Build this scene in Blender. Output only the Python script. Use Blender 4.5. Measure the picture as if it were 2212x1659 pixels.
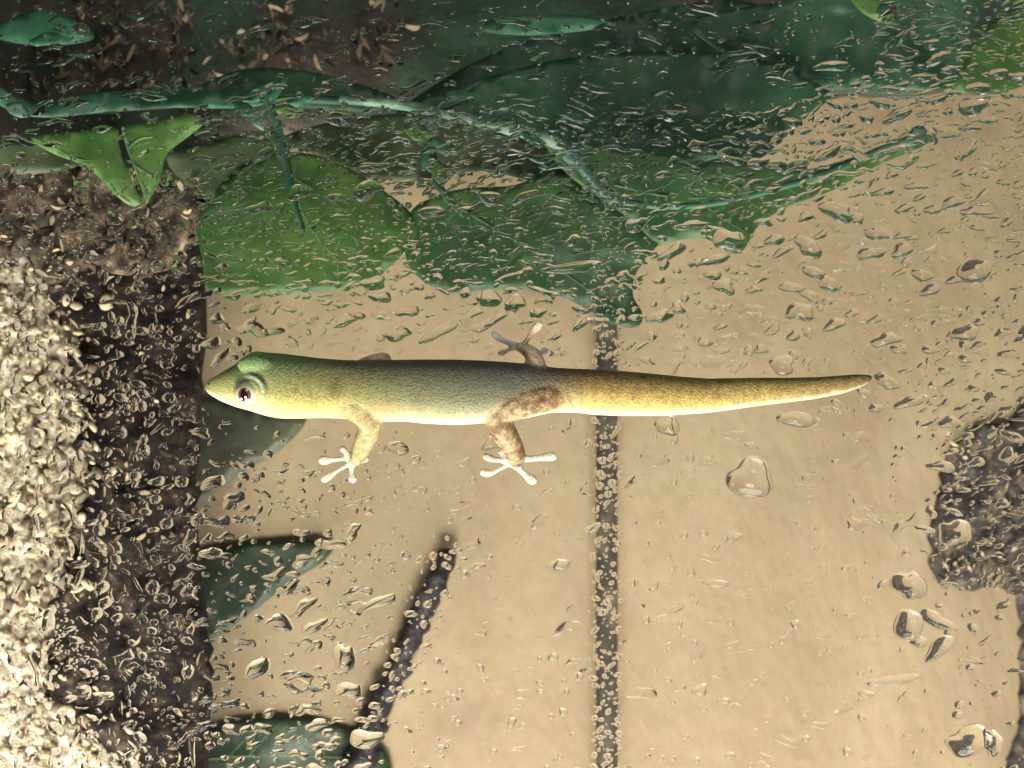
import bpy, bmesh, math, random
import numpy as np
from mathutils import Vector, noise, Matrix, Euler
from mathutils.geometry import delaunay_2d_cdt

random.seed(11)
R = math.radians
MM = 0.001
DIST = 300.0          # camera to glass, mm
K = 0.07              # mm per layout unit at the glass
DEEP = 1.4            # stretch of all depths behind the glass

for o in list(bpy.data.objects):
    bpy.data.objects.remove(o)
sc = bpy.context.scene
col = sc.collection

# ------------------------------------------------------------------ camera
cd = bpy.data.cameras.new('camera')
cam = bpy.data.objects.new('camera', cd)
col.objects.link(cam)
cam.location = (0, -DIST * MM, 0)
cam.rotation_euler = (R(90), 0, 0)
cd.sensor_width = 36
cd.lens = 36 * DIST / (2212 * K)
cd.clip_start = 0.005
cd.clip_end = 20
sc.camera = cam
cd.dof.use_dof = True          # focused on the wet glass, the boards behind fall slightly soft
cd.dof.focus_distance = (DIST - 2) * MM
cd.dof.aperture_fstop = 40

# ------------------------------------------------------------------ world and lamps
w = bpy.data.worlds.new('World')
sc.world = w
w.use_nodes = True
bg = w.node_tree.nodes['Background']
bg.inputs[0].default_value = (0.80, 0.86, 0.80, 1)
bg.inputs[1].default_value = 0.045


def area_lamp(name, loc, target, size, power, color):
    ld = bpy.data.lights.new(name, 'AREA')
    ld.shape = 'DISK'
    ld.size = size * MM
    ld.energy = power
    ld.color = color
    o = bpy.data.objects.new(name, ld)
    col.objects.link(o)
    o.location = Vector(loc) * MM
    d = (Vector(target) - Vector(loc))
    o.rotation_euler = d.to_track_quat('-Z', 'Y').to_euler()
    return o


# a lamp in front and below (torch light on the animal) and an added low lamp behind the pane to light the boards
area_lamp('torch_lamp', (-30, -300, -300), (0, 0, 0), 200, 3.7, (1.0, 0.96, 0.84))
area_lamp('board_fill_lamp', (20, 20, -340), (0, 105, 0), 320, 2.25, (1.0, 0.96, 0.86))
area_lamp('side_lamp', (-190, 12, -150), (-100, 66, -30), 60, 0.44, (1.0, 0.95, 0.83))  # added lamp behind the pane, brightens the cream stone at far left

area_lamp('back_fill_lamp', (120, -420, 380), (0, 0, 10), 220, 0.75, (1.0, 0.96, 0.88))  # added fill from above front for the gecko's back edge and far limbs

# ------------------------------------------------------------------ render look
sc.view_settings.view_transform = 'Standard'
sc.view_settings.look = 'None'
sc.view_settings.exposure = 0.0
sc.view_settings.gamma = 1
sc.render.engine = 'CYCLES'
cy = sc.cycles
cy.use_denoising = True
cy.max_bounces = 14
cy.transmission_bounces = 12
cy.transparent_max_bounces = 24
cy.glossy_bounces = 4
cy.diffuse_bounces = 3
cy.caustics_reflective = False
cy.caustics_refractive = False
cy.sample_clamp_indirect = 6
cy.sample_clamp_direct = 12


# ------------------------------------------------------------------ helpers
def P(px, py, Y=0.0):
    """layout point at depth Y (mm behind the glass front) -> metres"""
    f = (DIST + Y) / DIST * K
    return Vector(((px - 1106) * f * MM, Y * MM, (829.5 - py) * f * MM))


def S(px, py):      # finer survey units -> layout units
    return (px / 1.8228, py / 1.8228)


def lin(r, g, b):
    f = lambda c: ((c / 255 + 0.055) / 1.055) ** 2.4 if c / 255 > 0.04045 else c / 255 / 12.92
    return (f(r), f(g), f(b))


def tag(o, label=None, cat=None, group=None, kind=None):
    for k, v in (('label', label), ('category', cat), ('group', group), ('kind', kind)):
        if v:
            o[k] = v
    return o


def link(name, me, mat=None, parent=None, smooth=True):
    o = bpy.data.objects.new(name, me)
    col.objects.link(o)
    if mat:
        if len(me.materials) == 0:
            me.materials.append(mat)
    if parent:
        o.parent = parent
    if smooth:
        me.polygons.foreach_set('use_smooth', [True] * len(me.polygons))
    return o


def mesh(name, vs, fs):
    me = bpy.data.meshes.new(name)
    me.from_pydata([tuple(v) for v in vs], [], fs)
    me.update()
    return me


def empty(name, loc=(0, 0, 0)):
    o = bpy.data.objects.new(name, None)
    o.empty_display_size = 0.005
    col.objects.link(o)
    o.location = loc
    return o


def catmull(pts, n=6, closed=False):
    pts = [Vector(p) for p in pts]
    out = []
    N = len(pts)
    for i in range(N if closed else N - 1):
        if closed:
            p0, p1, p2, p3 = pts[i - 1], pts[i], pts[(i + 1) % N], pts[(i + 2) % N]
        else:
            p0, p1, p2, p3 = pts[max(i - 1, 0)], pts[i], pts[i + 1], pts[min(i + 2, N - 1)]
        for k in range(n):
            t = k / n
            out.append(0.5 * ((2 * p1) + (p2 - p0) * t + (2 * p0 - 5 * p1 + 4 * p2 - p3) * t * t +
                              (3 * p1 - p0 - 3 * p2 + p3) * t ** 3))
    if not closed:
        out.append(pts[-1])
    return out


def tube(pts, rad, seg=10, wob=0.0, flat=1.0, cap_n=3):
    """tube through points with a radius at each, rounded ends -> verts, faces"""
    pts = [Vector(p) for p in pts]
    n = len(pts)
    t0 = (pts[1] - pts[0]).normalized()
    t1 = (pts[-1] - pts[-2]).normalized()
    P_, R_ = [], []
    for k in range(cap_n):
        a = (k + 0.35) / cap_n * math.pi / 2
        P_.append(pts[0] - t0 * rad[0] * math.cos(a)); R_.append(rad[0] * math.sin(a))
    P_ += pts; R_ += list(rad)
    for k in range(cap_n - 1, -1, -1):
        a = (k + 0.35) / cap_n * math.pi / 2
        P_.append(pts[-1] + t1 * rad[-1] * math.cos(a)); R_.append(rad[-1] * math.sin(a))
    vs, fs = [], []
    m = len(P_)
    for i in range(m):
        t = (P_[min(i + 1, m - 1)] - P_[max(i - 1, 0)]).normalized()
        side = t.cross(Vector((0, 1, 0)))
        if side.length < 1e-4:
            side = Vector((1, 0, 0))
        side.normalize()
        up = side.cross(t).normalized()
        for s in range(seg):
            a = 2 * math.pi * s / seg
            r = R_[i]
            if wob:
                q = P_[i] * 1000 * 0.5 + Vector((math.cos(a), math.sin(a), 3))
                r *= 1 + wob * noise.noise(q)
            vs.append(P_[i] + side * math.cos(a) * r + up * math.sin(a) * r * flat)
    for i in range(m - 1):
        for s in range(seg):
            fs.append((i * seg + s, i * seg + (s + 1) % seg, (i + 1) * seg + (s + 1) % seg, (i + 1) * seg + s))
    fs.append(tuple(range(seg - 1, -1, -1)))
    fs.append(tuple((m - 1) * seg + s for s in range(seg)))
    return vs, fs


def poly_contains(poly, x, y):
    ins = False
    j = len(poly) - 1
    for i in range(len(poly)):
        xi, yi = poly[i]; xj, yj = poly[j]
        if (yi > y) != (yj > y) and x < (xj - xi) * (y - yi) / (yj - yi) + xi:
            ins = not ins
        j = i
    return ins


def fill_poly(poly, step, smooth_n):
    """even triangle fill of a smoothed outline (layout units) -> bmesh with verts at (x, 0, y), outline length"""
    pts = catmull([(x, y, 0) for x, y in poly], smooth_n, True)
    ring = []
    for i, p in enumerate(pts):
        q = pts[(i + 1) % len(pts)]
        n = max(1, int((q - p).length / step))
        for k in range(n):
            t = p.lerp(q, k / n)
            ring.append((t.x, t.y))
    rnd = random.Random(len(ring))
    x0, x1 = min(p[0] for p in ring), max(p[0] for p in ring)
    y0, y1 = min(p[1] for p in ring), max(p[1] for p in ring)
    rn = np.array(ring)
    inner = []
    h = step * 0.87
    for j in range(int((y1 - y0) / h) + 1):
        for i in range(int((x1 - x0) / step) + 1):
            x = x0 + (i + 0.5 * (j % 2)) * step + rnd.uniform(-0.15, 0.15) * step
            y = y0 + j * h + rnd.uniform(-0.15, 0.15) * step
            if poly_contains(ring, x, y) and ((rn[:, 0] - x) ** 2 + (rn[:, 1] - y) ** 2).min() > (0.5 * step) ** 2:
                inner.append((x, y))
    n = len(ring)
    out = delaunay_2d_cdt([Vector(p) for p in ring + inner], [(i, (i + 1) % n) for i in range(n)], [], 1, 1e-5)
    bm = bmesh.new()
    vs = [bm.verts.new((v.x, 0, v.y)) for v in out[0]]
    for f in out[2]:
        c = sum((out[0][k] for k in f), Vector((0, 0))) / len(f)
        if poly_contains(ring, c.x, c.y):
            bm.faces.new([vs[k] for k in f])
    for v in [v for v in bm.verts if not v.link_faces]:
        bm.verts.remove(v)
    return bm


# ------------------------------------------------------------------ materials
def new_mat(name):
    m = bpy.data.materials.new(name)
    m.use_nodes = True
    nt = m.node_tree
    return m, nt, nt.nodes['Principled BSDF']


def surf(name, stops, scale, rough=0.6, bump=0.3, bscale=None, bdist=0.0004, detail=8, spec=0.4, stretch=(1, 1, 1),
         second=None, coat=0.0):
    """noise-driven colour ramp with matching fine relief; stops = [(pos, rgb), ...]"""
    m, nt, bs = new_mat(name)
    N = nt.nodes
    tc = N.new('ShaderNodeTexCoord')
    mp = N.new('ShaderNodeMapping'); mp.inputs['Scale'].default_value = stretch
    nt.links.new(tc.outputs['Object'], mp.inputs[0])
    nz = N.new('ShaderNodeTexNoise'); nz.inputs['Scale'].default_value = scale; nz.inputs['Detail'].default_value = detail
    nz.inputs['Roughness'].default_value = 0.62
    nt.links.new(mp.outputs[0], nz.inputs['Vector'])
    rp = N.new('ShaderNodeValToRGB')
    el = rp.color_ramp.elements
    while len(el) > 1:
        el.remove(el[-1])
    el[0].position = stops[0][0]; el[0].color = (*stops[0][1], 1)
    for p, c in stops[1:]:
        e = el.new(p); e.color = (*c, 1)
    nt.links.new(nz.outputs[0], rp.inputs[0])
    colour = rp.outputs[0]
    if second:
        c2, sc2, lo, hi = second
        n2 = N.new('ShaderNodeTexNoise'); n2.inputs['Scale'].default_value = sc2; n2.inputs['Detail'].default_value = 4
        nt.links.new(tc.outputs['Object'], n2.inputs['Vector'])
        mr = N.new('ShaderNodeMapRange'); mr.inputs[1].default_value = lo; mr.inputs[2].default_value = hi
        nt.links.new(n2.outputs[0], mr.inputs[0])
        mx = N.new('ShaderNodeMix'); mx.data_type = 'RGBA'
        nt.links.new(mr.outputs[0], mx.inputs[0]); nt.links.new(colour, mx.inputs[6]); mx.inputs[7].default_value = (*c2, 1)
        colour = mx.outputs[2]
    nt.links.new(colour, bs.inputs['Base Color'])
    bs.inputs['Roughness'].default_value = rough
    bs.inputs['Specular IOR Level'].default_value = spec
    bs.inputs['Coat Weight'].default_value = coat
    bs.inputs['Coat Roughness'].default_value = 0.1
    if bump:
        bn = N.new('ShaderNodeTexNoise'); bn.inputs['Scale'].default_value = bscale or scale * 4; bn.inputs['Detail'].default_value = 6
        nt.links.new(mp.outputs[0], bn.inputs['Vector'])
        bp = N.new('ShaderNodeBump'); bp.inputs['Strength'].default_value = bump; bp.inputs['Distance'].default_value = bdist
        nt.links.new(bn.outputs[0], bp.inputs['Height'])
        nt.links.new(bp.outputs[0], bs.inputs['Normal'])
    return m


M = {}
M['board'] = surf('tan_board', [(0.30, (0.325, 0.240, 0.150)), (0.5, (0.372, 0.280, 0.174)), (0.72, (0.42, 0.322, 0.204))], 30, rough=0.75,
                  bump=0.6, bscale=300, bdist=0.0008, stretch=(1.2, 1, 0.6), second=((0.29, 0.208, 0.132), 45, 0.52, 0.85))
M['dark'] = surf('dark_backing', [(0.3, (0.03, 0.026, 0.024)), (0.5, (0.07, 0.06, 0.05)), (0.7, (0.20, 0.16, 0.11))], 160, rough=0.8, bump=0.5)
M['bark'] = surf('dark_bark', [(0.30, (0.005, 0.004, 0.005)), (0.50, (0.014, 0.011, 0.010)), (0.60, (0.040, 0.028, 0.022)), (0.72, (0.14, 0.095, 0.068))], 260,
                 spec=0.15, rough=0.85, bump=0.6, bscale=700, bdist=0.0008)
M['litter'] = surf('brown_soil', [(0.36, (0.012, 0.010, 0.008)), (0.48, (0.045, 0.033, 0.024)), (0.58, (0.14, 0.095, 0.06)), (0.68, (0.38, 0.28, 0.18))], 300,
                   rough=0.75, bump=0.6, bscale=700, bdist=0.0008)
M['backdrop'] = surf('dark_backdrop', [(0.3, (0.022, 0.020, 0.017)), (0.55, (0.062, 0.050, 0.040)), (0.75, (0.17, 0.115, 0.08))], 95,
                     rough=0.7, bump=0.6, bscale=500, bdist=0.0008, second=((0.030, 0.082, 0.046), 26, 0.46, 0.62))
M['pale'] = surf('pale_stone', [(0.36, (0.05, 0.035, 0.025)), (0.45, (0.28, 0.20, 0.14)), (0.52, (0.64, 0.56, 0.45)), (0.64, (0.80, 0.74, 0.64))], 330, rough=0.8,
                 bump=0.7, bscale=600, bdist=0.001)
M['grey'] = surf('grey_stone', [(0.32, (0.012, 0.010, 0.010)), (0.50, (0.040, 0.034, 0.031)), (0.64, (0.19, 0.15, 0.11))], 260, rough=0.65,
                 bump=0.6, bscale=600, bdist=0.0008)
M['twig'] = surf('dark_twig', [(0.3, (0.008, 0.006, 0.009)), (0.6, (0.028, 0.022, 0.028)), (0.8, (0.12, 0.10, 0.10))], 260, rough=0.5, bump=0.7,
                 bscale=900, bdist=0.0006)


def leaf_mat(name, a, b, c, scale=60, rough=0.42):
    return surf(name, [(0.3, a), (0.5, b), (0.72, c)], scale, rough=rough, bump=0.35, bscale=260, bdist=0.0008, spec=0.35,
                second=((a[0] * 0.7 + 0.004, a[1] * 0.62, a[2] * 0.8), 26, 0.46, 0.70))


M['leaf_fresh'] = leaf_mat('fresh_leaf', (0.055, 0.14, 0.030), (0.10, 0.215, 0.05), (0.18, 0.30, 0.09), 110)
M['leaf_green'] = leaf_mat('green_leaf', (0.030, 0.085, 0.024), (0.055, 0.13, 0.032), (0.12, 0.20, 0.032), 55)
M['leaf_mid'] = leaf_mat('mid_leaf', (0.026, 0.084, 0.032), (0.048, 0.128, 0.042), (0.10, 0.18, 0.042), 60)
M['leaf_dark'] = leaf_mat('dark_leaf', (0.022, 0.076, 0.042), (0.036, 0.108, 0.058), (0.07, 0.15, 0.066), 60)
M['leaf_dull'] = leaf_mat('dull_leaf', (0.055, 0.068, 0.040), (0.085, 0.10, 0.056), (0.14, 0.145, 0.085), 90)
M['leaf_deep'] = leaf_mat('deep_leaf', (0.018, 0.036, 0.020), (0.028, 0.050, 0.027), (0.045, 0.072, 0.034), 60)
M['leaf_olive'] = leaf_mat('olive_leaf', (0.036, 0.062, 0.028), (0.065, 0.095, 0.040), (0.12, 0.135, 0.065), 90)
M['leaf_teal'] = leaf_mat('teal_leaf', (0.022, 0.095, 0.052), (0.04, 0.16, 0.085), (0.09, 0.26, 0.15), 80)
M['stem'] = leaf_mat('teal_stem', (0.015, 0.055, 0.032), (0.028, 0.10, 0.055), (0.08, 0.19, 0.12), 140, rough=0.45)
M['stem_pale'] = leaf_mat('pale_stem', (0.04, 0.11, 0.075), (0.13, 0.25, 0.18), (0.42, 0.55, 0.43), 230, rough=0.3)
M['vein'] = leaf_mat('pale_vein', (0.07, 0.16, 0.06), (0.12, 0.24, 0.09), (0.24, 0.36, 0.17), 200)

# glass pane: thin clear sheet, light goes straight through, a little mirror at grazing angles
mg, nt, bs = new_mat('clear_pane')
N = nt.nodes
N.remove(bs)
lw = N.new('ShaderNodeLayerWeight'); lw.inputs[0].default_value = 0.5
pw = N.new('ShaderNodeMath'); pw.operation = 'POWER'; pw.inputs[1].default_value = 5
ml = N.new('ShaderNodeMath'); ml.operation = 'MULTIPLY_ADD'; ml.inputs[1].default_value = 0.5; ml.inputs[2].default_value = 0.03
tr = N.new('ShaderNodeBsdfTransparent'); tr.inputs[0].default_value = (0.985, 0.995, 0.985, 1)
gl = N.new('ShaderNodeBsdfGlossy'); gl.inputs['Roughness'].default_value = 0.02
mx = N.new('ShaderNodeMixShader')
nt.links.new(lw.outputs['Facing'], pw.inputs[0]); nt.links.new(pw.outputs[0], ml.inputs[0]); nt.links.new(ml.outputs[0], mx.inputs[0])
nt.links.new(tr.outputs[0], mx.inputs[1]); nt.links.new(gl.outputs[0], mx.inputs[2])
nt.links.new(mx.outputs[0], N['Material Output'].inputs['Surface'])
M['pane'] = mg

mw, nt, bs = new_mat('water')
bs.inputs['Base Color'].default_value = (1, 1, 1, 1)
bs.inputs['Roughness'].default_value = 0.0
bs.inputs['IOR'].default_value = 1.333
bs.inputs['Transmission Weight'].default_value = 1.0
M['water'] = mw


# ------------------------------------------------------------------ the place behind the glass
def rough_slab(name, poly, Y, thick, mat, parent=None, amp=1.2, freq=0.16, step=2.0, lump=0.0, seed=0.0, ridge=0.0, edge=True, rag=0.5):
    """slab whose front outline is a polygon (layout units), front face displaced in depth"""
    Y *= DEEP
    bm = fill_poly(poly, step / K * 0.8, 4)
    for v in bm.verts:
        v.co = P(v.co.x, v.co.z, Y)
    for v in bm.verts:
        q = Vector((v.co.x, 0, v.co.z)) * 1000
        q += Vector((seed, seed * 2.3, 0))
        h = noise.fractal(q * freq, 0.9, 2.1, 5)
        d = amp * h
        if lump:
            dist, _ = noise.voronoi(q * freq * 2.2)
            d += lump * (0.5 - dist[0]) * 1.6
        if ridge:
            d += ridge * noise.ridged_multi_fractal(Vector((q.x * freq * 1.4, 0, q.z * freq * 0.4)), 0.8, 2.2, 4, 0.9, 1.8) * 0.5
        if v.is_boundary and edge:
            d -= 0.7
        v.co.y -= d * MM
        if v.is_boundary:
            n2 = noise.noise_vector(q * freq * 2.5)
            n3 = noise.noise_vector(q * freq * 7)
            v.co.x += (n2.x + 0.6 * n3.x) * rag * MM
            v.co.z += (n2.z + 0.6 * n3.z) * rag * MM
    bmesh.ops.recalc_face_normals(bm, faces=bm.faces[:])
    geo = bmesh.ops.extrude_face_region(bm, geom=bm.faces[:])
    for v in [g for g in geo['geom'] if isinstance(g, bmesh.types.BMVert)]:
        v.co.y = (Y + thick) * MM
    bmesh.ops.recalc_face_normals(bm, faces=bm.faces[:])
    me = bpy.data.meshes.new(name)
    bm.to_mesh(me); bm.free()
    return link(name, me, mat, parent)


def board(x0, x1, y0, y1, Y, thick, parent):
    """one upright board, edges eased, face slightly wavy"""
    a = P(x0, y1, Y); b = P(x1, y0, Y)
    nx, nz = 60, 70
    vs, fs = [], []
    for j in range(nz + 1):
        for i in range(nx + 1):
            u = i / nx
            x = a.x + (b.x - a.x) * u
            z = a.z + (b.z - a.z) * j / nz
            e = min(u, 1 - u) * (b.x - a.x) * 1000
            d = 0.35 * noise.fractal(Vector((x * 1000 * 0.05, 7, z * 1000 * 0.02)), 1, 2, 4)
            if e < 0.9:
                d -= (0.9 - e) ** 2 * 0.9
                x += 0.7 * MM * noise.fractal(Vector((u * 5, 0, z * 1000 * 0.2)), 0.8, 2, 3)
            vs.append(Vector((x, Y * MM - d * MM, z)))
    for j in range(nz):
        for i in range(nx):
            k = j * (nx + 1) + i
            fs.append((k, k + 1, k + nx + 2, k + nx + 1))
    # sides and back
    n0 = len(vs)
    for (x, z) in ((a.x, a.z), (b.x, a.z), (b.x, b.z), (a.x, b.z)):
        vs.append(Vector((x, (Y + thick) * MM, z)))
    fs.append((n0, n0 + 3, n0 + 2, n0 + 1))
    left = [j * (nx + 1) for j in range(nz + 1)]
    right = [j * (nx + 1) + nx for j in range(nz + 1)]
    fs.append(tuple(left + [n0 + 3, n0]))
    fs.append(tuple(reversed(right + [n0 + 2, n0 + 1])))
    return link('board', mesh('board', vs, fs), M['board'], parent)


WALL_Y = 104.0
wall = empty('back_wall', P(1310, 829, WALL_Y + 8))
tag(wall, 'tan upright boards behind the wet glass with one dark seam', 'wall')


def adopt(parent, o):
    o.parent = parent
    o.matrix_parent_inverse = Matrix.Translation(-parent.location)
    return o


for x0, x1 in ((-300, 1288), (1335, 3300)):
    b_ = board(x0, x1, -700, 3000, WALL_Y, 5, None)
    adopt(wall, b_)
a = P(1240, 3000, WALL_Y + 5.5); b = P(1390, -700, WALL_Y + 5.5)
bm = bmesh.new()
bmesh.ops.create_cube(bm, size=1)
for v in bm.verts:
    v.co = Vector(((a.x + b.x) / 2 + v.co.x * (b.x - a.x), a.y + v.co.y * 1.0 * MM, (a.z + b.z) / 2 + v.co.z * (b.z - a.z)))
me = bpy.data.meshes.new('seam_backing'); bm.to_mesh(me); bm.free()
adopt(wall, link('seam_backing', me, M['dark'], None, False))

backdrop = rough_slab('cork_backdrop', [(-900, -900), (3200, -900), (3200, 60), (2500, 130), (2212, 165), (2050, 190), (1900, 196), (1790, 205), (1740, 250), (1690, 300),
                                        (1600, 330), (1300, 300), (900, 270), (600, 300), (420, 380), (300, 420), (-200, 430), (-900, 420)],
                      60, 8, M['backdrop'], amp=1.8, freq=0.10, step=3.0)
tag(backdrop, 'dark brown and mossy cork backdrop across the top behind the leaves', 'backdrop')

bark = rough_slab('bark_slab', [(120, 380), (300, 400), (425, 430), (428, 520), (436, 640), (432, 760), (424, 860), (418, 980), (414, 1100), (420, 1220), (436, 1340), (448, 1440),
                                (446, 1540), (440, 1660), (430, 2200), (300, 2200), (270, 1700), (225, 1610), (130, 1540), (96, 1470), (150, 1400), (104, 1310), (190, 1230), (150, 1130), (215, 1040), (160, 960),
                                (214, 880), (150, 800), (190, 730), (110, 650), (70, 570), (10, 500), (-200, 470), (-300, 400)],
                  40, 6, M['bark'], amp=1.3, freq=0.20, step=1.5, lump=0.7, ridge=0.9, seed=3, rag=0.9)
tag(bark, 'dark purplish brown bark slab standing left of the tan boards', 'bark')
litter = rough_slab('brown_bark', [(-400, 330), (0, 345), (150, 350), (300, 372), (432, 400), (434, 470), (380, 550), (290, 590), (190, 570), (110, 600), (40, 540), (-60, 560), (-400, 540)],
                    26, 6, M['litter'], amp=1.2, freq=0.24, step=1.2, lump=0.9, seed=9, rag=2.2)
tag(litter, 'mottled brown bark chunk below the bright pointed leaf', 'bark')
PALE = [(-500, 470), (-100, 480), (20, 505), (70, 560), (120, 640), (170, 730), (180, 860), (188, 1000), (165, 1130), (120, 1290), (100, 1440), (110, 1520), (190, 1580), (250, 1640),
        (280, 1700), (340, 2100), (-500, 2100)]
bed = rough_slab('gravel_bed', [(-900, 400), (-200, 410), (100, 470), (200, 600), (270, 740), (290, 860), (290, 1000), (270, 1150), (230, 1300), (210, 1440), (230, 1520), (290, 1580),
                                 (340, 1700), (370, 2400), (-900, 2400)],
                  52, 8, M['litter'], amp=1.0, freq=0.16, step=2.2, lump=0.5, seed=5)
tag(bed, 'dark brown ground under the cream stone at far left', 'ground')
pale = rough_slab('cream_stone', PALE, 49, 3, M['pale'], amp=1.7, freq=0.20, step=0.8, lump=1.6, seed=8, rag=2.0)
tag(pale, 'cream crumbly stone brightly lit at the far left edge', 'stone')


_t = (1 + 5 ** 0.5) / 2
ICO_V = [Vector(v).normalized() for v in [(-1, _t, 0), (1, _t, 0), (-1, -_t, 0), (1, -_t, 0), (0, -1, _t), (0, 1, _t), (0, -1, -_t), (0, 1, -_t), (_t, 0, -1), (_t, 0, 1), (-_t, 0, -1), (-_t, 0, 1)]]
ICO_F = [(0, 11, 5), (0, 5, 1), (0, 1, 7), (0, 7, 10), (0, 10, 11), (1, 5, 9), (5, 11, 4), (11, 10, 2), (10, 7, 6), (7, 1, 8), (3, 9, 4), (3, 4, 2), (3, 2, 6), (3, 6, 8), (3, 8, 9), (4, 9, 5), (2, 4, 11),
         (6, 2, 10), (8, 6, 7), (9, 8, 1)]


def ico2():
    vs = list(ICO_V); fs = []; mid = {}
    def m(a, b):
        k = (min(a, b), max(a, b))
        if k not in mid:
            vs.append(((vs[a] + vs[b]) / 2).normalized()); mid[k] = len(vs) - 1
        return mid[k]
    for a, b, c in ICO_F:
        x, y, z = m(a, b), m(b, c), m(c, a)
        fs += [(a, x, z), (b, y, x), (c, z, y), (x, y, z)]
    return vs, fs


I2V, I2F = ico2()


class Bits:
    """many small pieces in one mesh with a few materials"""
    def __init__(self):
        self.v, self.f, self.m = [], [], []

    def pebble(self, c, size, mi, rnd, flat=0.6):
        n = len(self.v)
        rot = Euler((rnd.uniform(-0.5, 0.5), rnd.uniform(0, 6.28), rnd.uniform(-0.5, 0.5))).to_matrix()
        sx, sy, sz = size * rnd.uniform(0.8, 1.35), size * flat, size * rnd.uniform(0.55, 0.95)
        off = Vector((rnd.uniform(0, 99), rnd.uniform(0, 99), rnd.uniform(0, 99)))
        for q in I2V:
            r = 1 + 0.38 * noise.noise(q * 1.3 + off)
            self.v.append(tuple(c + rot @ Vector((q.x * sx * r, q.y * sy * r, q.z * sz * r))))
        for f in I2F:
            self.f.append(tuple(k + n for k in f)); self.m.append(mi)

    def chip(self, c, ln, wd, mi, rnd):
        n = len(self.v)
        rot = Euler((rnd.uniform(-0.7, 0.7), rnd.uniform(0, 6.28), rnd.uniform(-0.7, 0.7))).to_matrix()
        cur = rnd.uniform(-0.5, 0.5)
        prof = [(-1, 0.15), (-0.5, 0.8), (0.1, 1.0), (0.6, 0.7), (1, 0.12)]
        for u, w_ in prof:
            for sgn, yy in ((-1, 0.12), (1, 0.12), (1, -0.12), (-1, -0.12)):
                p = Vector((u * ln, yy * wd + cur * ln * 0.25 * u * u, sgn * w_ * wd * rnd.uniform(0.75, 1.1) + cur * ln * u * u * 0.8))
                self.v.append(tuple(c + rot @ p))
        for k in range(4):
            for q in range(4):
                self.f.append((n + k * 4 + q, n + k * 4 + (q + 1) % 4, n + k * 4 + 4 + (q + 1) % 4, n + k * 4 + 4 + q)); self.m.append(mi)
        self.f.append((n + 3, n + 2, n + 1, n)); self.m.append(mi)
        self.f.append((n + 16, n + 17, n + 18, n + 19)); self.m.append(mi)

    def build(self, name, mats, smooth=True):
        me = bpy.data.meshes.new(name)
        me.from_pydata(self.v, [], self.f)
        for m_ in mats:
            me.materials.append(m_)
        me.polygons.foreach_set('material_index', self.m)
        bm = bmesh.new(); bm.from_mesh(me); bmesh.ops.recalc_face_normals(bm, faces=bm.faces[:]); bm.to_mesh(me); bm.free()
        return link(name, me, None, None, smooth)


rg = random.Random(77)
gb = Bits()
for t in range(2600):
    x, y = rg.uniform(-260, 330), rg.uniform(520, 1850)
    wob = 26 * noise.noise(Vector((x * 0.012, y * 0.012, 3)))
    ins = poly_contains(PALE, x + wob, y)
    if not ins and not (rg.random() < 0.28 and poly_contains(PALE, x - 130 * rg.random() ** 1.5 - 10, y)):
        continue
    if ins and rg.random() < 0.15 + 0.5 * max(0, noise.noise(Vector((x * 0.02, y * 0.02, 9)))):
        continue
    gb.pebble(P(x, y, (49 if ins else 40) * DEEP - rg.uniform(0.3, 2.2)), (0.35 + 1.0 * rg.random() ** 2) * MM, rg.choice([0, 0, 0, 0, 1, 2] if ins else [0, 1, 2, 2]), rg)
M['peb_a'] = surf('cream_pebble', [(0.3, (0.66, 0.54, 0.36)), (0.6, (0.80, 0.70, 0.50))], 300, rough=0.8, bump=0.5)
M['peb_b'] = surf('tan_pebble', [(0.3, (0.48, 0.36, 0.22)), (0.6, (0.66, 0.53, 0.34))], 300, rough=0.8, bump=0.5)
M['peb_c'] = surf('brown_pebble', [(0.3, (0.10, 0.07, 0.05)), (0.6, (0.22, 0.15, 0.10))], 300, rough=0.8, bump=0.5)
tag(gb.build('stone_crumbs', [M['peb_a'], M['peb_b'], M['peb_c']]), 'loose cream crumbs scattered over the cream stone', 'crumbs', kind='stuff')

cb = Bits()
for t in range(2400):
    x, y = rg.uniform(-40, 440), rg.uniform(372, 1700)
    up = y < 640 - 0.15 * x
    clump = noise.noise(Vector((x * 0.013, y * 0.009, 21)))
    if x > 405 and 800 < y < 880:
        continue
    if rg.random() > (0.45 if up else 0.10 + 0.6 * max(0, clump)):
        continue
    Yc = (26 if up else 40) * DEEP - rg.uniform(0.8, 2.4)
    cb.chip(P(x, y, Yc), rg.uniform(0.35, 1.3) * MM, rg.uniform(0.14, 0.45) * MM, rg.choice([0, 1, 1, 2, 2] if up else [0, 1, 2, 2, 2]), rg)
for t in range(330):
    x, y = rg.uniform(60, 900), rg.uniform(-10, 205)
    if noise.noise(Vector((x * 0.008, y * 0.015, 4))) < -0.05:
        continue
    cb.chip(P(x, y, 60 * DEEP - rg.uniform(1.0, 2.6)), rg.uniform(0.5, 1.9) * MM, rg.uniform(0.2, 0.6) * MM, rg.choice([1, 1, 1, 2, 0]), rg)
for t in range(160):
    x, y = rg.uniform(2030, 2230), rg.uniform(930, 1270)
    cb.chip(P(x, y, 72.5 * DEEP - rg.uniform(0.8, 2)), rg.uniform(0.35, 1.2) * MM, rg.uniform(0.14, 0.4) * MM, rg.choice([0, 1, 2, 2]), rg)
tag(cb.build('wood_chips', [M['peb_b'], M['peb_c'], M['bark']], False), 'loose pale and brown wood flakes caught on bark and backdrop', 'wood flakes', kind='stuff')
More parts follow.
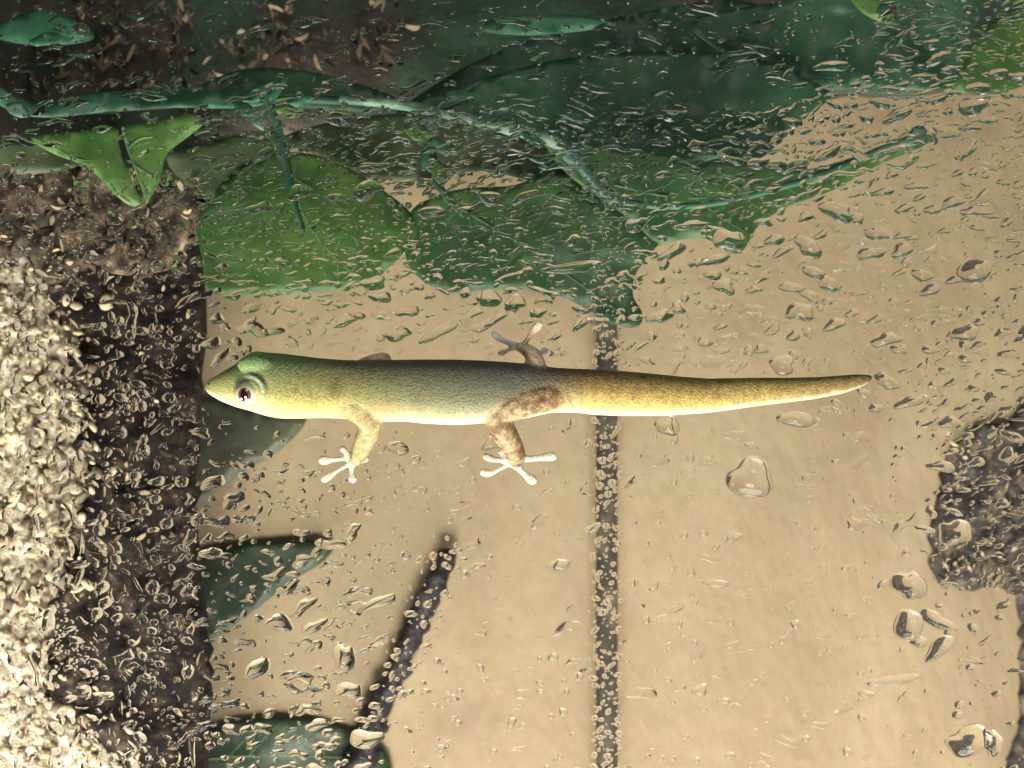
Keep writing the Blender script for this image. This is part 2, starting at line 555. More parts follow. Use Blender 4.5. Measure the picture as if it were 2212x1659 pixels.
grey = rough_slab('grey_rock', [(2270, 690), (2240, 760), (2226, 860), (2180, 905), (2110, 925), (2062, 955), (2042, 1030), (2016, 1115), (2012, 1215), (2040, 1258), (2110, 1272),
                                (2165, 1268), (2206, 1330), (2210, 1480), (2200, 1600), (2180, 1660), (2170, 2000), (2700, 2000), (2700, 690)],
                  72.5, 2.2, M['grey'], amp=0.9, freq=0.17, step=1.2, lump=0.5, seed=13, rag=2.0)
tag(grey, 'dark grey rock jutting in from the right edge', 'rock')


# ------------------------------------------------------------------ leaves and vines
def leaf_mesh(poly, Y, bend=0.0, wave=0.7, thick=0.35, step=1.8, tilt=(0, 0), seed=0.0):
    cx = sum(p[0] for p in poly) / len(poly); cyy = sum(p[1] for p in poly) / len(poly)
    bm = fill_poly(poly, step / K * 0.8, 5)
    for v in bm.verts:
        dx = (v.co.x - cx) * K; dy = (v.co.z - cyy) * K
        n1 = noise.fractal(Vector((dx * 0.11 + seed, dy * 0.11, seed * 3)), 0.75, 2, 6)
        y = Y + bend * (dx * dx + dy * dy) / 100 + wave * n1 + tilt[0] * dx + tilt[1] * dy
        v.co = P(v.co.x, v.co.z, y)
    bmesh.ops.recalc_face_normals(bm, faces=bm.faces[:])
    geo = bmesh.ops.extrude_face_region(bm, geom=bm.faces[:])
    for v in [g for g in geo['geom'] if isinstance(g, bmesh.types.BMVert)]:
        v.co.y += thick * MM
    bmesh.ops.recalc_face_normals(bm, faces=bm.faces[:])
    me = bpy.data.meshes.new('leaf')
    bm.to_mesh(me); bm.free()
    return me


def add_leaf(poly, Y, mat, parent, veins=(), name='leaf', vein_r=0.15, **kw):
    Y *= DEEP
    lf = link(name, leaf_mesh(poly, Y, **kw), M[mat])
    if parent:
        adopt(parent, lf)
    allv = [(v, vein_r) for v in veins]
    if len(veins) and name == 'leaf':
        allv = [(veins[0], vein_r * 1.3)] + [(v, vein_r * 0.7) for v in side_veins(veins[0], poly)]
    bl = {}
    for v_ in lf.data.vertices:      # depth of the blade front near each vein point
        p_ = v_.co
        f_ = (DIST + p_.y * 1000) / DIST * K
        k_ = (int((p_.x * 1000 / f_ + 1106) // 24), int((829.5 - p_.z * 1000 / f_) // 24))
        bl[k_] = min(bl.get(k_, 1e9), p_.y * 1000)
    for v, vr in allv:
        pts = [(x, y) for x, y in v]
        fine_pts = [p_ for p_ in catmull([(x, y, 0) for x, y in pts], 6)]
        cp = [P(p_.x, p_.y, bl.get((int(p_.x // 24), int(p_.y // 24)), Y) + 0.02) for p_ in fine_pts]
        for _ in range(3):
            cp = [cp[0]] + [(cp[i - 1] + cp[i] * 2 + cp[i + 1]) / 4 for i in range(1, len(cp) - 1)] + [cp[-1]]
        n = len(cp)
        vs, fs = tube(cp, [vr * MM * (1 - 0.6 * i / n) for i in range(n)], 6)
        vo = link('vein', mesh('vein', vs, fs), M['vein'])
        vo.parent = lf
        if parent:
            vo.matrix_parent_inverse = Matrix.Identity(4)
    return lf


def side_veins(main, poly, n=7):
    out = []
    for k in range(1, n):
        t = k / n * (len(main) - 1)
        i = min(int(t), len(main) - 2)
        a_, b_ = Vector(main[i]), Vector(main[i + 1])
        p = a_.lerp(b_, t - i)
        d = (b_ - a_).normalized()
        for sg in (-1, 1):
            dr = Matrix.Rotation(sg * 0.85, 2) @ d
            L = 0
            while L < 260 and poly_contains(poly, p.x + dr.x * (L + 14), p.y + dr.y * (L + 14)):
                L += 8
            if L > 30:
                q = p + dr * L * 0.5 + d * L * 0.04
                e = p + dr * L * 0.92 + d * L * 0.18
                if poly_contains(poly, e.x, e.y):
                    out.append([tuple(p), tuple(q), tuple(e)])
    return out


def add_stem(pts, Y, rads, mat, parent, name='stem', wob=0.25):
    cp = catmull([P(x, y, Y * DEEP) for i, (x, y) in enumerate(pts)], 6)
    n = len(cp)
    rr = [np.interp(i / (n - 1), np.linspace(0, 1, len(rads)), rads) * K * MM for i in range(n)]
    vs, fs = tube(cp, rr, 10, wob=wob)
    so = link(name, mesh(name, vs, fs), M[mat])
    if parent:
        adopt(parent, so)
    return so


vine = empty('trailing_vine', P(900, 220, 24 * DEEP))
tag(vine, 'trailing vine with broad green leaves hanging behind the wet glass', 'vine')
add_stem([(-80, 150), (0, 195), (50, 228), (110, 236), (180, 226), (260, 214), (340, 210), (430, 212), (520, 216), (600, 216), (700, 216), (800, 222)], 20,
         [10, 9, 8, 9, 10, 10, 9, 8, 8, 10, 9], 'stem', vine)
add_stem([(740, 214), (860, 226), (960, 244), (1060, 268), (1140, 288), (1200, 306), (1240, 336), (1275, 380), (1310, 418), (1336, 436)], 17,
         [10, 12, 13, 15, 16, 17, 16, 15, 15, 14], 'stem_pale', vine)
add_stem([(574, 206), (596, 262), (606, 310), (620, 360), (634, 430), (656, 500)], 16, [12, 11, 12, 11, 9, 5], 'stem', vine)
add_stem([(900, 262), (918, 290), (934, 340), (944, 390), (968, 430), (1000, 466)], 15, [11, 13, 10, 10, 8, 4], 'stem', vine)
add_stem([(1330, 434), (1440, 446), (1560, 436), (1690, 404), (1800, 368), (1900, 326), (1985, 294), (2010, 284)], 21, [9, 8, 8, 8, 9, 10, 10, 7], 'leaf_teal', vine)

add_leaf([(424, 482), (452, 440), (490, 392), (540, 352), (600, 330), (690, 336), (770, 372), (830, 412), (886, 458), (900, 500), (872, 545), (840, 578), (800, 612), (730, 626),
          (640, 636), (560, 640), (500, 638), (458, 630), (442, 608), (436, 560), (428, 516)], 24, 'leaf_green', vine,
         veins=[[(620, 345), (640, 430), (690, 520), (760, 590)], [(650, 450), (560, 520), (480, 570)], [(640, 420), (740, 450), (840, 480)]], bend=0.35, wave=1.2, seed=1)
add_leaf([(884, 462), (940, 424), (1010, 406), (1110, 400), (1180, 372), (1250, 376), (1340, 444), (1424, 512), (1396, 556), (1372, 596), (1368, 640), (1386, 672), (1384, 700), (1356, 708),
          (1310, 694), (1262, 664), (1210, 640), (1140, 626), (1050, 626), (970, 632), (912, 606), (876, 556)], 27, 'leaf_mid', vine,
         veins=[[(960, 430), (1080, 500), (1220, 590), (1360, 690)], [(1080, 500), (1180, 480), (1320, 500)], [(1140, 540), (1080, 590), (1000, 620)]], bend=0.25, wave=1.3, seed=2)
add_leaf([(1180, 300), (1300, 316), (1420, 330), (1540, 344), (1650, 352), (1740, 366), (1840, 340), (1930, 306), (2000, 276), (2024, 286), (1990, 318), (1900, 356),
          (1800, 410), (1700, 448), (1640, 486), (1606, 540), (1574, 546), (1540, 520), (1480, 516), (1420, 524), (1370, 480), (1300, 430), (1220, 370)], 25, 'leaf_mid', vine,
         veins=[[(1330, 400), (1480, 430), (1640, 410), (1800, 370), (1960, 306)]], bend=0.1, wave=1.0, seed=3)
add_leaf([(860, 246), (960, 200), (1080, 160), (1200, 130), (1400, 110), (1600, 120), (1720, 160), (1796, 206), (1740, 250), (1690, 300), (1630, 346), (1500, 344), (1380, 340), (1280, 330),
          (1200, 316), (1080, 276), (960, 252)], 33, 'leaf_dark', vine, bend=0.08, wave=1.6, seed=4)
add_leaf([(1500, 40), (1700, 0), (1900, -40), (2150, -80), (2500, -60), (2500, 120), (2300, 158), (2130, 180), (2000, 196), (1880, 190), (1770, 190), (1640, 140), (1540, 100)], 36, 'leaf_dark', vine,
         bend=0.05, wave=1.8, seed=5)
add_leaf([(2060, 190), (2090, 120), (2130, 60), (2190, 20), (2300, 0), (2320, 120), (2240, 170), (2180, 196), (2120, 206)], 30, 'leaf_green', vine, bend=0.2, wave=1.2, seed=6)
add_leaf([(610, 300), (720, 262), (860, 246), (980, 256), (1080, 282), (1180, 318), (1280, 400), (1310, 436), (1240, 420), (1150, 392), (1060, 372), (990, 372), (944, 410), (900, 392), (850, 388),
          (790, 384), (700, 342)], 31, 'leaf_olive', vine, bend=0.1, wave=1.2, seed=7)
add_leaf([(360, 330), (430, 312), (520, 290), (580, 300), (600, 340), (560, 380), (520, 410), (470, 430), (430, 420), (380, 380)], 25, 'leaf_olive', vine, bend=0.3, wave=1.2, seed=8)
add_leaf([(-60, 320), (20, 304), (90, 302), (150, 330), (170, 356), (110, 372), (40, 376), (-60, 380)], 24, 'leaf_olive', vine, bend=0.3, wave=1.0, seed=9)
add_leaf([(50, 30), (90, 18), (130, 30), (190, 60), (200, 84), (150, 96), (90, 98), (20, 90), (-40, 70), (0, 50)], 32, 'leaf_teal', vine, bend=0.4, wave=1.6, seed=10)
add_leaf([(1060, 44), (1160, 30), (1260, 34), (1330, 50), (1260, 66), (1140, 76), (1040, 66)], 29, 'leaf_teal', vine, bend=0.3, wave=1.2, seed=12)
add_leaf([(1840, -10), (1900, -6), (1930, 30), (1936, 56), (1900, 46), (1860, 24)], 26, 'leaf_fresh', vine, bend=0.3, wave=0.8, seed=13)

add_leaf([(-60, 150), (0, 186), (50, 216), (120, 220), (200, 202), (300, 194), (420, 196), (500, 204), (566, 214), (560, 228), (480, 234), (400, 232), (290, 238), (190, 246), (110, 254), (40, 246), (-10, 222), (-60, 196)],
         18, 'leaf_teal', vine, bend=0.0, wave=1.4, seed=40)
add_leaf([(850, 250), (960, 170), (1080, 110), (1240, 60), (1420, 20), (1600, 0), (1720, 60), (1700, 120), (1560, 150), (1380, 160), (1200, 170), (1080, 200), (960, 236)], 40, 'leaf_dark', vine,
         bend=0.0, wave=1.6, seed=41)
add_leaf([(420, 200), (520, 150), (640, 150), (760, 176), (860, 216), (800, 240), (700, 236), (580, 226)], 38, 'leaf_dark', vine, bend=0.0, wave=1.5, seed=42)
rl = random.Random(5)
for (cx_, cy_, L_, W_, an_) in [(560, 196, 60, 22, -30), (600, 190, 54, 18, -55), (530, 236, 56, 20, 25), (622, 240, 50, 18, 15), (560, 262, 44, 18, 60), (648, 216, 46, 16, -10), (592, 300, 40, 16, 80),
                                (905, 284, 54, 24, 10), (930, 262, 44, 18, -40), (952, 318, 42, 18, 50), (946, 372, 44, 22, 75), (922, 340, 36, 16, 110), (330, 208, 50, 16, 8), (1150, 300, 50, 16, 30),
                                (1230, 340, 50, 16, 55), (1010, 256, 44, 14, 15), (40, 236, 50, 20, 20), (140, 60, 70, 28, 20), (100, 84, 60, 22, -8), (1990, 292, 60, 26, -28)]:
    ca_, sa_ = math.cos(R(an_)), math.sin(R(an_))
    pl_ = []
    for u_, w_ in ((-1, 0.05), (-0.6, 0.75), (-0.1, 1.0), (0.45, 0.7), (1, 0.05), (0.5, -0.6), (0, -0.95), (-0.6, -0.7)):
        a_, b_ = u_ * L_ * 0.62 * rl.uniform(0.85, 1.15), w_ * W_ * 0.75 * rl.uniform(0.7, 1.25)
        pl_.append((cx_ + a_ * ca_ - b_ * sa_, cy_ + a_ * sa_ + b_ * ca_))
    add_leaf(pl_, rl.uniform(12, 16), rl.choice(['leaf_teal', 'leaf_teal', 'leaf_green', 'stem_pale']), vine, name='leaflet', bend=0.6, wave=0.8, step=1.0, thick=0.25, seed=rl.uniform(0, 50),
             tilt=(rl.uniform(-0.25, 0.25), rl.uniform(-0.3, 0.1)))

bright = empty('pointed_leaf', P(250, 290, 14 * DEEP))
tag(bright, 'bright green three-pointed leaf with a dark slit at upper left', 'leaf')
add_leaf([(66, 298), (150, 286), (247, 276), (254, 300), (262, 336), (278, 376), (294, 412), (308, 440), (296, 447), (270, 438), (236, 408), (206, 376), (168, 352), (116, 332)], 14, 'leaf_fresh', bright,
         veins=[[(72, 298), (120, 320), (170, 344), (206, 346)]], name='blade', bend=0.4, wave=0.6, seed=20)
add_leaf([(264, 274), (320, 266), (370, 254), (410, 246), (442, 262), (404, 296), (362, 330), (350, 366), (344, 392), (326, 424), (314, 440), (304, 400), (288, 356), (274, 312)], 13.6, 'leaf_fresh', bright,
         veins=[[(266, 276), (276, 318), (294, 366), (306, 400), (318, 430)], [(290, 356), (320, 376), (342, 386)], [(278, 320), (300, 300), (330, 296)]],
         name='blade', bend=0.4, wave=0.6, seed=21, vein_r=0.30)


def lone_leaf(label, poly, Y, mat, veins, **kw):
    o = add_leaf(poly, Y, mat, None, veins=veins, **kw)
    return tag(o, label, 'leaf', 'leaf tips reaching in from the left')


lone_leaf('dark green leaf tip pointing right above the diagonal twig', [(330, 1240), (420, 1200), (500, 1180), (600, 1170), (690, 1168), (720, 1182), (694, 1216), (630, 1256), (566, 1306),
          (506, 1350), (450, 1384), (380, 1400), (330, 1340)], 73, 'leaf_deep', [], bend=0.01, wave=0.7, seed=30)
lone_leaf('dark green leaf lying along the bottom edge beside the twig', [(430, 1600), (476, 1566), (560, 1552), (650, 1554), (730, 1570), (800, 1600), (840, 1640), (830, 1720), (640, 1760), (450, 1740)],
          73, 'leaf_deep', [[(450, 1640), (600, 1630), (800, 1640)]], bend=0.01, wave=0.7, seed=31)
lone_leaf("dull olive leaf behind the gecko's chin", [(380, 880), (440, 862), (520, 880), (600, 892), (660, 900), (640, 940), (590, 982), (530, 1016), (480, 1050), (430, 1084), (380, 1060)],
          73, 'leaf_dull', [], bend=0.01, wave=0.7, seed=32)

tw = add_stem([(766, 1660), (798, 1580), (832, 1504), (866, 1428), (898, 1352), (926, 1288), (948, 1242), (966, 1204)], 71, [42, 41, 39, 37, 35, 33, 31, 27], 'twig', None, name='dark_twig', wob=0.55)
tag(tw, 'short dark twig slanting up from the bottom leaf', 'twig')

# ------------------------------------------------------------------ the pane
bm = bmesh.new()
bmesh.ops.create_cube(bm, size=1)
for v in bm.verts:
    v.co = Vector((v.co.x * 0.30, 0.0015 + v.co.y * 0.003, v.co.z * 0.26))
me = bpy.data.meshes.new('glass_pane'); bm.to_mesh(me); bm.free()
pane = link('glass_pane', me, M['pane'], None, False)
tag(pane, 'clear upright glass pane covered in water droplets', 'glass')

# ------------------------------------------------------------------ the gecko
TOP = [S(*p) for p in [(806, 1520), (812, 1508), (825, 1494), (858, 1475), (888, 1456), (920, 1438), (957, 1408), (985, 1388), (1005, 1382), (1042, 1386), (1123, 1393), (1178, 1400), (1260, 1410), (1351, 1417), (1440, 1419),
                           (1538, 1417), (1660, 1415), (1785, 1415), (1900, 1419), (1980, 1424), (2086, 1432), (2140, 1442), (2208, 1449), (2330, 1454), (2395, 1457), (2494, 1464), (2600, 1474),
                           (2700, 1484), (2788, 1490), (2964, 1487), (3100, 1487), (3228, 1484), (3320, 1477), (3375, 1473), (3420, 1475), (3436, 1481)]]
BOT = [S(*p) for p in [(806, 1530), (812, 1540), (822, 1552), (863, 1577), (928, 1603), (985, 1618), (1046, 1638), (1099, 1648), (1168, 1649), (1260, 1646), (1335, 1648), (1420, 1656), (1489, 1661), (1595, 1660),
                           (1663, 1668), (1785, 1674), (1870, 1670), (1923, 1664), (2000, 1660), (2080, 1645), (2167, 1626), (2259, 1624), (2340, 1634), (2435, 1638), (2611, 1638), (2788, 1626), (3023, 1594),
                           (3199, 1573), (3317, 1550), (3390, 1525), (3425, 1505), (3436, 1490)]]
tx, ty = [p[0] for p in TOP], [p[1] for p in TOP]
bx_, by_ = [p[0] for p in BOT], [p[1] for p in BOT]
# ratio depth/height and belly gap along the animal
RX = [440, 480, 540, 620, 720, 830, 1000, 1150, 1260, 1500, 1890]
RB = [0.95, 0.95, 0.92, 0.86, 0.80, 0.86, 0.86, 0.84, 0.86, 0.92, 0.95]
GAP = [2.4, 2.2, 1.8, 1.5, 1.1, 0.7, 0.5, 0.5, 0.45, 0.4, 0.35]


def body_at(x):
    t = np.interp(x, tx, ty); b = np.interp(x, bx_, by_)
    hy = (b - t) / 2; c = (b + t) / 2
    r = np.interp(x, RX, RB)
    depth = hy * K * r
    return c, hy, depth, -(depth + np.interp(x, RX, GAP))


gv, gf = [], []
samples = []      # (kind, position mm-world, radius)


def push(vs, fs):
    n = len(gv)
    gv.extend(vs)
    gf.extend([tuple(i + n for i in f) for f in fs])


xs = [442.3, 443.5, 446, 450, 456] + list(np.arange(463, 1870, 9)) + [1872, 1878, 1882, 1884.5]
SEG = 40
vs, fs = [], []
for x in xs:
    c, hy, dp, yc = body_at(x)
    for s in range(SEG):
        a = 2 * math.pi * s / SEG
        ca, sa = math.cos(a), math.sin(a)
        e = 2 / 2.25
        cz = math.copysign(abs(sa) ** e, sa); cyv = math.copysign(abs(ca) ** e, ca)
        # flat-ish belly (towards the pane), rounder back
        vs.append(P(x, c - hy * cz, yc - dp * cyv * (1.0 if cyv > 0 else 0.92)))
for i in range(len(xs) - 1):
    for s in range(SEG):
        fs.append((i * SEG + s, i * SEG + (s + 1) % SEG, (i + 1) * SEG + (s + 1) % SEG, (i + 1) * SEG + s))
fs.append(tuple(range(SEG - 1, -1, -1)))
fs.append(tuple((len(xs) - 1) * SEG + s for s in range(SEG)))
push(vs, fs)


def limb(kind, pts, rads, flat=1.0, n=7, seg=14):
    """pts: (survey x, survey y, depth mm), rads in survey units"""
    cp = catmull([P(*S(x, y), Y) for x, y, Y in pts], n)
    m = len(cp)
    rr = [float(np.interp(i / (m - 1), np.linspace(0, 1, len(rads)), rads)) / 1.8228 * K * MM for i in range(m)]
    push(*tube(cp, rr, seg, flat=flat))
    for p, r in zip(cp, rr):
        samples.append((kind, p, r))


def toe(kind, pts, r0=11, r1=9, pad=14):
    r0, r1, pad = r0 * 1.3, r1 * 1.25, pad * 1.5
    """toe lying on the pane with a widened flat pad at the tip"""
    limb(kind, pts, [r0, r1, r1 * 0.95, r1, pad, pad * 0.95], flat=0.8, n=6, seg=10)


# near front leg
limb('farm', [(1330, 1574, -4.4), (1392, 1602, -6.0), (1446, 1648, -5.8), (1454, 1690, -4.4), (1434, 1740, -2.6), (1416, 1785, -1.2), (1404, 1806, -0.8)],
     [60, 55, 47, 45, 41, 34, 29])
limb('farm', [(1404, 1800, -0.9), (1396, 1815, -0.75)], [26, 22], flat=0.8)
toe('toe', [(1400, 1806, -0.8), (1352, 1806, -0.7), (1300, 1811, -0.5), (1270, 1812, -0.45)])
toe('toe', [(1392, 1806, -0.8), (1372, 1790, -0.8), (1356, 1775, -0.7), (1350, 1768, -0.6)], 10, 9, 11)
toe('toe', [(1394, 1816, -0.8), (1385, 1845, -0.65), (1386, 1872, -0.5), (1389, 1886, -0.45)], 10, 9, 13)
toe('toe', [(1392, 1818, -0.8), (1352, 1840, -0.7), (1310, 1866, -0.5), (1278, 1886, -0.45)], 9, 7.5, 12)
toe('toe', [(1404, 1814, -0.8), (1424, 1816, -0.7), (1436, 1812, -0.6), (1444, 1806, -0.5)], 9, 8, 9)
# near hind leg
limb('hind', [(2190, 1560, -4.6), (2120, 1572, -5.7), (2045, 1592, -6.2), (1980, 1614, -6.0), (1952, 1636, -5.4)], [50, 54, 56, 52, 46])
limb('hind', [(1952, 1628, -5.6), (1968, 1672, -4.8), (1995, 1722, -3.2), (2022, 1770, -1.9), (2034, 1800, -1.0), (2030, 1818, -0.8)], [50, 53, 50, 43, 35, 27])
toe('toe', [(2036, 1806, -0.9), (2085, 1806, -0.8), (2140, 1801, -0.55), (2178, 1797, -0.45)], 13, 12, 13)
toe('toe', [(2014, 1824, -0.8), (2044, 1846, -0.7), (2078, 1876, -0.5), (2096, 1890, -0.45)], 13, 12, 15)
toe('toe', [(2018, 1810, -0.9), (1978, 1812, -0.7), (1940, 1808, -0.55), (1914, 1798, -0.45)], 11, 10, 11)
toe('toe', [(2014, 1822, -0.8), (1976, 1842, -0.7), (1936, 1862, -0.5), (1904, 1860, -0.45)], 9, 8, 12)
toe('toe', [(2026, 1800, -1.0), (2000, 1792, -0.8), (1984, 1786, -0.6), (1972, 1780, -0.5)], 9, 8, 9)
# far front elbow showing above the back, and its hidden forearm and foot
limb('far', [(1400, 1470, -3.6), (1450, 1440, -3.4), (1500, 1418, -3.0), (1518, 1416, -2.4), (1500, 1424, -1.4), (1470, 1430, -0.8)], [44, 38, 30, 26, 24, 20])
toe('far', [(1470, 1430, -0.7), (1450, 1424, -0.5), (1430, 1420, -0.45)], 9, 8, 11)
# far hind leg and foot above the hip
limb('far', [(2110, 1490, -3.4), (2108, 1444, -3.2), (2100, 1404, -2.6), (2082, 1384, -1.8), (2060, 1372, -1.2), (2044, 1368, -0.9)], [52, 44, 34, 28, 25, 20])
toe('far', [(2056, 1370, -0.9), (2074, 1340, -0.7), (2100, 1304, -0.5), (2122, 1278, -0.45)], 11, 9.5, 13)
toe('toe', [(2050, 1366, -0.9), (2010, 1352, -0.7), (1972, 1338, -0.5), (1946, 1318, -0.45)], 12, 10, 11)
toe('toe', [(2076, 1386, -1.0), (2106, 1402, -0.8), (2130, 1392, -0.5), (2146, 1380, -0.45)], 9, 8, 11)
toe('far', [(2046, 1372, -0.9), (2016, 1376, -0.7), (1990, 1384, -0.5), (1972, 1392, -0.45)], 9, 8, 10)

# eye bulge, brow and cheek
EX, EY = 976 / 1.8228, 1544 / 1.8228
c, hy, dp, yc = body_at(EX)
vv = (EY - c) / hy
eye_y = yc - dp * math.sqrt(max(0, 1 - vv * vv))
eye_c = P(EX, EY, eye_y + 0.75)


def ball(cen, r, sx=1, sy=1, sz=1, nu=20, nv=14):
    v, f = [], []
    for j in range(1, nv):
        th = math.pi * j / nv
        for i in range(nu):
            ph = 2 * math.pi * i / nu
            v.append(cen + Vector((math.sin(th) * math.cos(ph) * r * sx, math.sin(th) * math.sin(ph) * r * sy, math.cos(th) * r * sz)))
    for j in range(nv - 2):
        for i in range(nu):
            f.append((j * nu + i, (j + 1) * nu + i, (j + 1) * nu + (i + 1) % nu, j * nu + (i + 1) % nu))
    f.append(tuple(range(nu)))
    f.append(tuple(reversed([(nv - 2) * nu + i for i in range(nu)])))
    return v, f


push(*ball(eye_c + Vector((0.1, 0.15, 0.15)) * MM, 2.05 * MM, 1.08, 0.9, 0.98))
push(*ball(P(552, 788, body_at(552)[3] - 2.9), 1.6 * MM, 1.7, 0.9, 0.95))            # far brow ridge

raw = bpy.data.meshes.new('raw')
raw.from_pydata([tuple(v) for v in gv], [], gf)
ro = bpy.data.objects.new('raw', raw)
col.objects.link(ro)
md = ro.modifiers.new('r', 'REMESH'); md.mode = 'VOXEL'; md.voxel_size = 0.19 * MM; md.use_smooth_shade = True
ms = ro.modifiers.new('s', 'SMOOTH'); ms.factor = 0.5; ms.iterations = 10
dg = bpy.context.evaluated_depsgraph_get()
skin = bpy.data.meshes.new_from_object(ro.evaluated_get(dg))
skin.name = 'gecko_body'
bpy.data.objects.remove(ro)

nV = len(skin.vertices)
co = np.empty(nV * 3, dtype=np.float64)
skin.vertices.foreach_get('co', co)
co = co.reshape(-1, 3)
ymm = co[:, 1] * 1000
fpx = (DIST + ymm) / DIST * K
px = co[:, 0] * 1000 / fpx + 1106
py = 829.5 - co[:, 2] * 1000 / fpx
tt = np.interp(px, tx, ty); bb = np.interp(px, bx_, by_)
v01 = np.clip((py - tt) / (bb - tt), 0, 1)          # 0 back .. 1 belly, along the animal's own flank
side = (py - (tt + bb) / 2) / ((bb - tt) / 2)

KEYX = [440, 520, 600, 720, 850, 960, 1100, 1190, 1260, 1420, 1600, 1800, 1890]
VK = [0.0, 0.22, 0.45, 0.65, 0.82, 0.93, 1.0]
PAL = {   # sRGB skin colours from back to belly at each station
    440: [(140, 140, 70), (150, 150, 80), (172, 168, 98), (190, 185, 120), (222, 220, 170), (232, 230, 190), (235, 232, 196)],
    520: [(96, 128, 80), (118, 138, 88), (146, 148, 86), (176, 172, 100), (214, 212, 150), (228, 226, 176), (232, 230, 186)],
    600: [(70, 98, 60), (102, 116, 72), (128, 128, 72), (158, 150, 80), (200, 190, 104), (222, 216, 140), (230, 226, 166)],
    720: [(72, 82, 54), (96, 100, 60), (124, 120, 62), (158, 148, 74), (192, 182, 90), (220, 212, 130), (230, 224, 160)],
    850: [(64, 68, 52), (88, 90, 62), (108, 108, 66), (130, 126, 72), (168, 158, 92), (214, 202, 140), (232, 222, 176)],
    960: [(58, 60, 52), (82, 86, 66), (98, 104, 70), (116, 120, 76), (158, 154, 98), (212, 204, 150), (234, 224, 184)],
    1100: [(60, 58, 54), (82, 80, 70), (92, 94, 74), (112, 114, 84), (160, 152, 108), (218, 208, 168), (234, 226, 192)],
    1190: [(66, 60, 50), (88, 80, 62), (102, 94, 70), (134, 118, 80), (190, 170, 116), (224, 212, 168), (234, 226, 190)],
    1260: [(80, 68, 38), (102, 84, 44), (142, 118, 54), (190, 164, 78), (206, 182, 92), (228, 216, 156), (236, 228, 190)],
    1420: [(92, 76, 36), (118, 98, 46), (156, 130, 58), (186, 160, 74), (206, 184, 96), (232, 220, 160), (238, 230, 194)],
    1600: [(96, 80, 38), (128, 108, 50), (154, 130, 58), (172, 148, 68), (188, 164, 82), (228, 216, 160), (238, 230, 196)],
    1800: [(96, 82, 40), (118, 100, 48), (134, 114, 54), (148, 126, 62), (164, 142, 78), (220, 208, 156), (238, 230, 196)],
    1890: [(90, 76, 40), (104, 88, 46), (114, 98, 52), (124, 108, 60), (138, 120, 72), (190, 176, 130), (220, 210, 176)],
}
G = np.array([[lin(*PAL[k][j]) for j in range(7)] for k in KEYX])        # 13 x 7 x 3
fi = np.interp(px, KEYX, range(len(KEYX)))
fj = np.interp(v01, VK, range(7))
i0 = np.clip(fi.astype(int), 0, len(KEYX) - 2); j0 = np.clip(fj.astype(int), 0, 5)
wi = (fi - i0)[:, None]; wj = (fj - j0)[:, None]
colr = (G[i0, j0] * (1 - wi) * (1 - wj) + G[i0 + 1, j0] * wi * (1 - wj) + G[i0, j0 + 1] * (1 - wi) * wj + G[i0 + 1, j0 + 1] * wi * wj)
# limb colours
LC = {'farm': [lin(204, 190, 128), lin(164, 142, 86)], 'hind': [lin(196, 168, 110), lin(128, 92, 44)], 'far': [lin(206, 180, 140), lin(160, 130, 94)],  # 'far' is painted paler to offset the shade on those limbs
      'toe': [lin(240, 232, 216), lin(226, 212, 192)]}
sp = np.array([list(s[1]) for s in samples]); sr = np.array([s[2] for s in samples]); sk = np.array([list(LC).index(s[0]) for s in samples])
mott = np.array([noise.fractal(Vector(c_) * 1000 * 0.85, 0.8, 2.1, 4) for c_ in co])
mott2 = np.array([noise.noise(Vector(c_) * 1000 * 2.3) for c_ in co])
limb_rgb = np.zeros((nV, 3)); limb_w = np.zeros(nV)
c_, hy_, dp_, yc_ = body_at(px)
rb = np.sqrt(((py - c_) / np.maximum(hy_, 1e-3)) ** 2 + ((ymm - yc_) / np.maximum(dp_, 1e-3)) ** 2)
d_body = (rb - 1) * hy_ * K * MM
for s0 in range(0, nV, 8000):
    q = co[s0:s0 + 8000]
    dd = np.sqrt(((q[:, None, :] - sp[None]) ** 2).sum(-1)) - sr[None]
    k = dd.argmin(1)
    best = dd[np.arange(len(q)), k]
    kinds = sk[k]
    lo = np.array([LC[n_][0] for n_ in LC])[kinds]; hi = np.array([LC[n_][1] for n_ in LC])[kinds]
    mm = np.clip(0.5 + 1.1 * mott[s0:s0 + 8000], 0, 1)[:, None]
    limb_rgb[s0:s0 + 8000] = lo * (1 - mm) + hi * mm
    limb_w[s0:s0 + 8000] = 1 / (1 + np.exp(-(d_body[s0:s0 + 8000] - best) / (0.22 * MM)))
colr = colr * (1 - limb_w[:, None]) + limb_rgb * limb_w[:, None]
# mottled scales, stronger on the tail, fine on the trunk
ms_ = np.interp(px, [440, 600, 850, 1150, 1300, 1500, 1890], [0.12, 0.24, 0.24, 0.24, 0.42, 0.42, 0.38]) * np.interp(v01, [0, 0.85, 1], [1, 0.9, 0.25])
grey_ = colr.mean(1)[:, None]
sat_ = np.interp(px, [440, 700, 900, 1150, 1300, 1890], [0.95, 0.92, 0.78, 0.76, 0.9, 0.84])[:, None]
colr = (grey_ + (colr - grey_) * sat_) * np.interp(v01, [0, 0.3, 0.7, 1], [2.0, 1.32, 1.0, 0.86])[:, None]  # back lightened in the colour, standing in for ambient light
colr *= np.clip(1 + (ms_ * (mott2 * 1.1 + mott * 0.7)), 0.35, 1.7)[:, None]
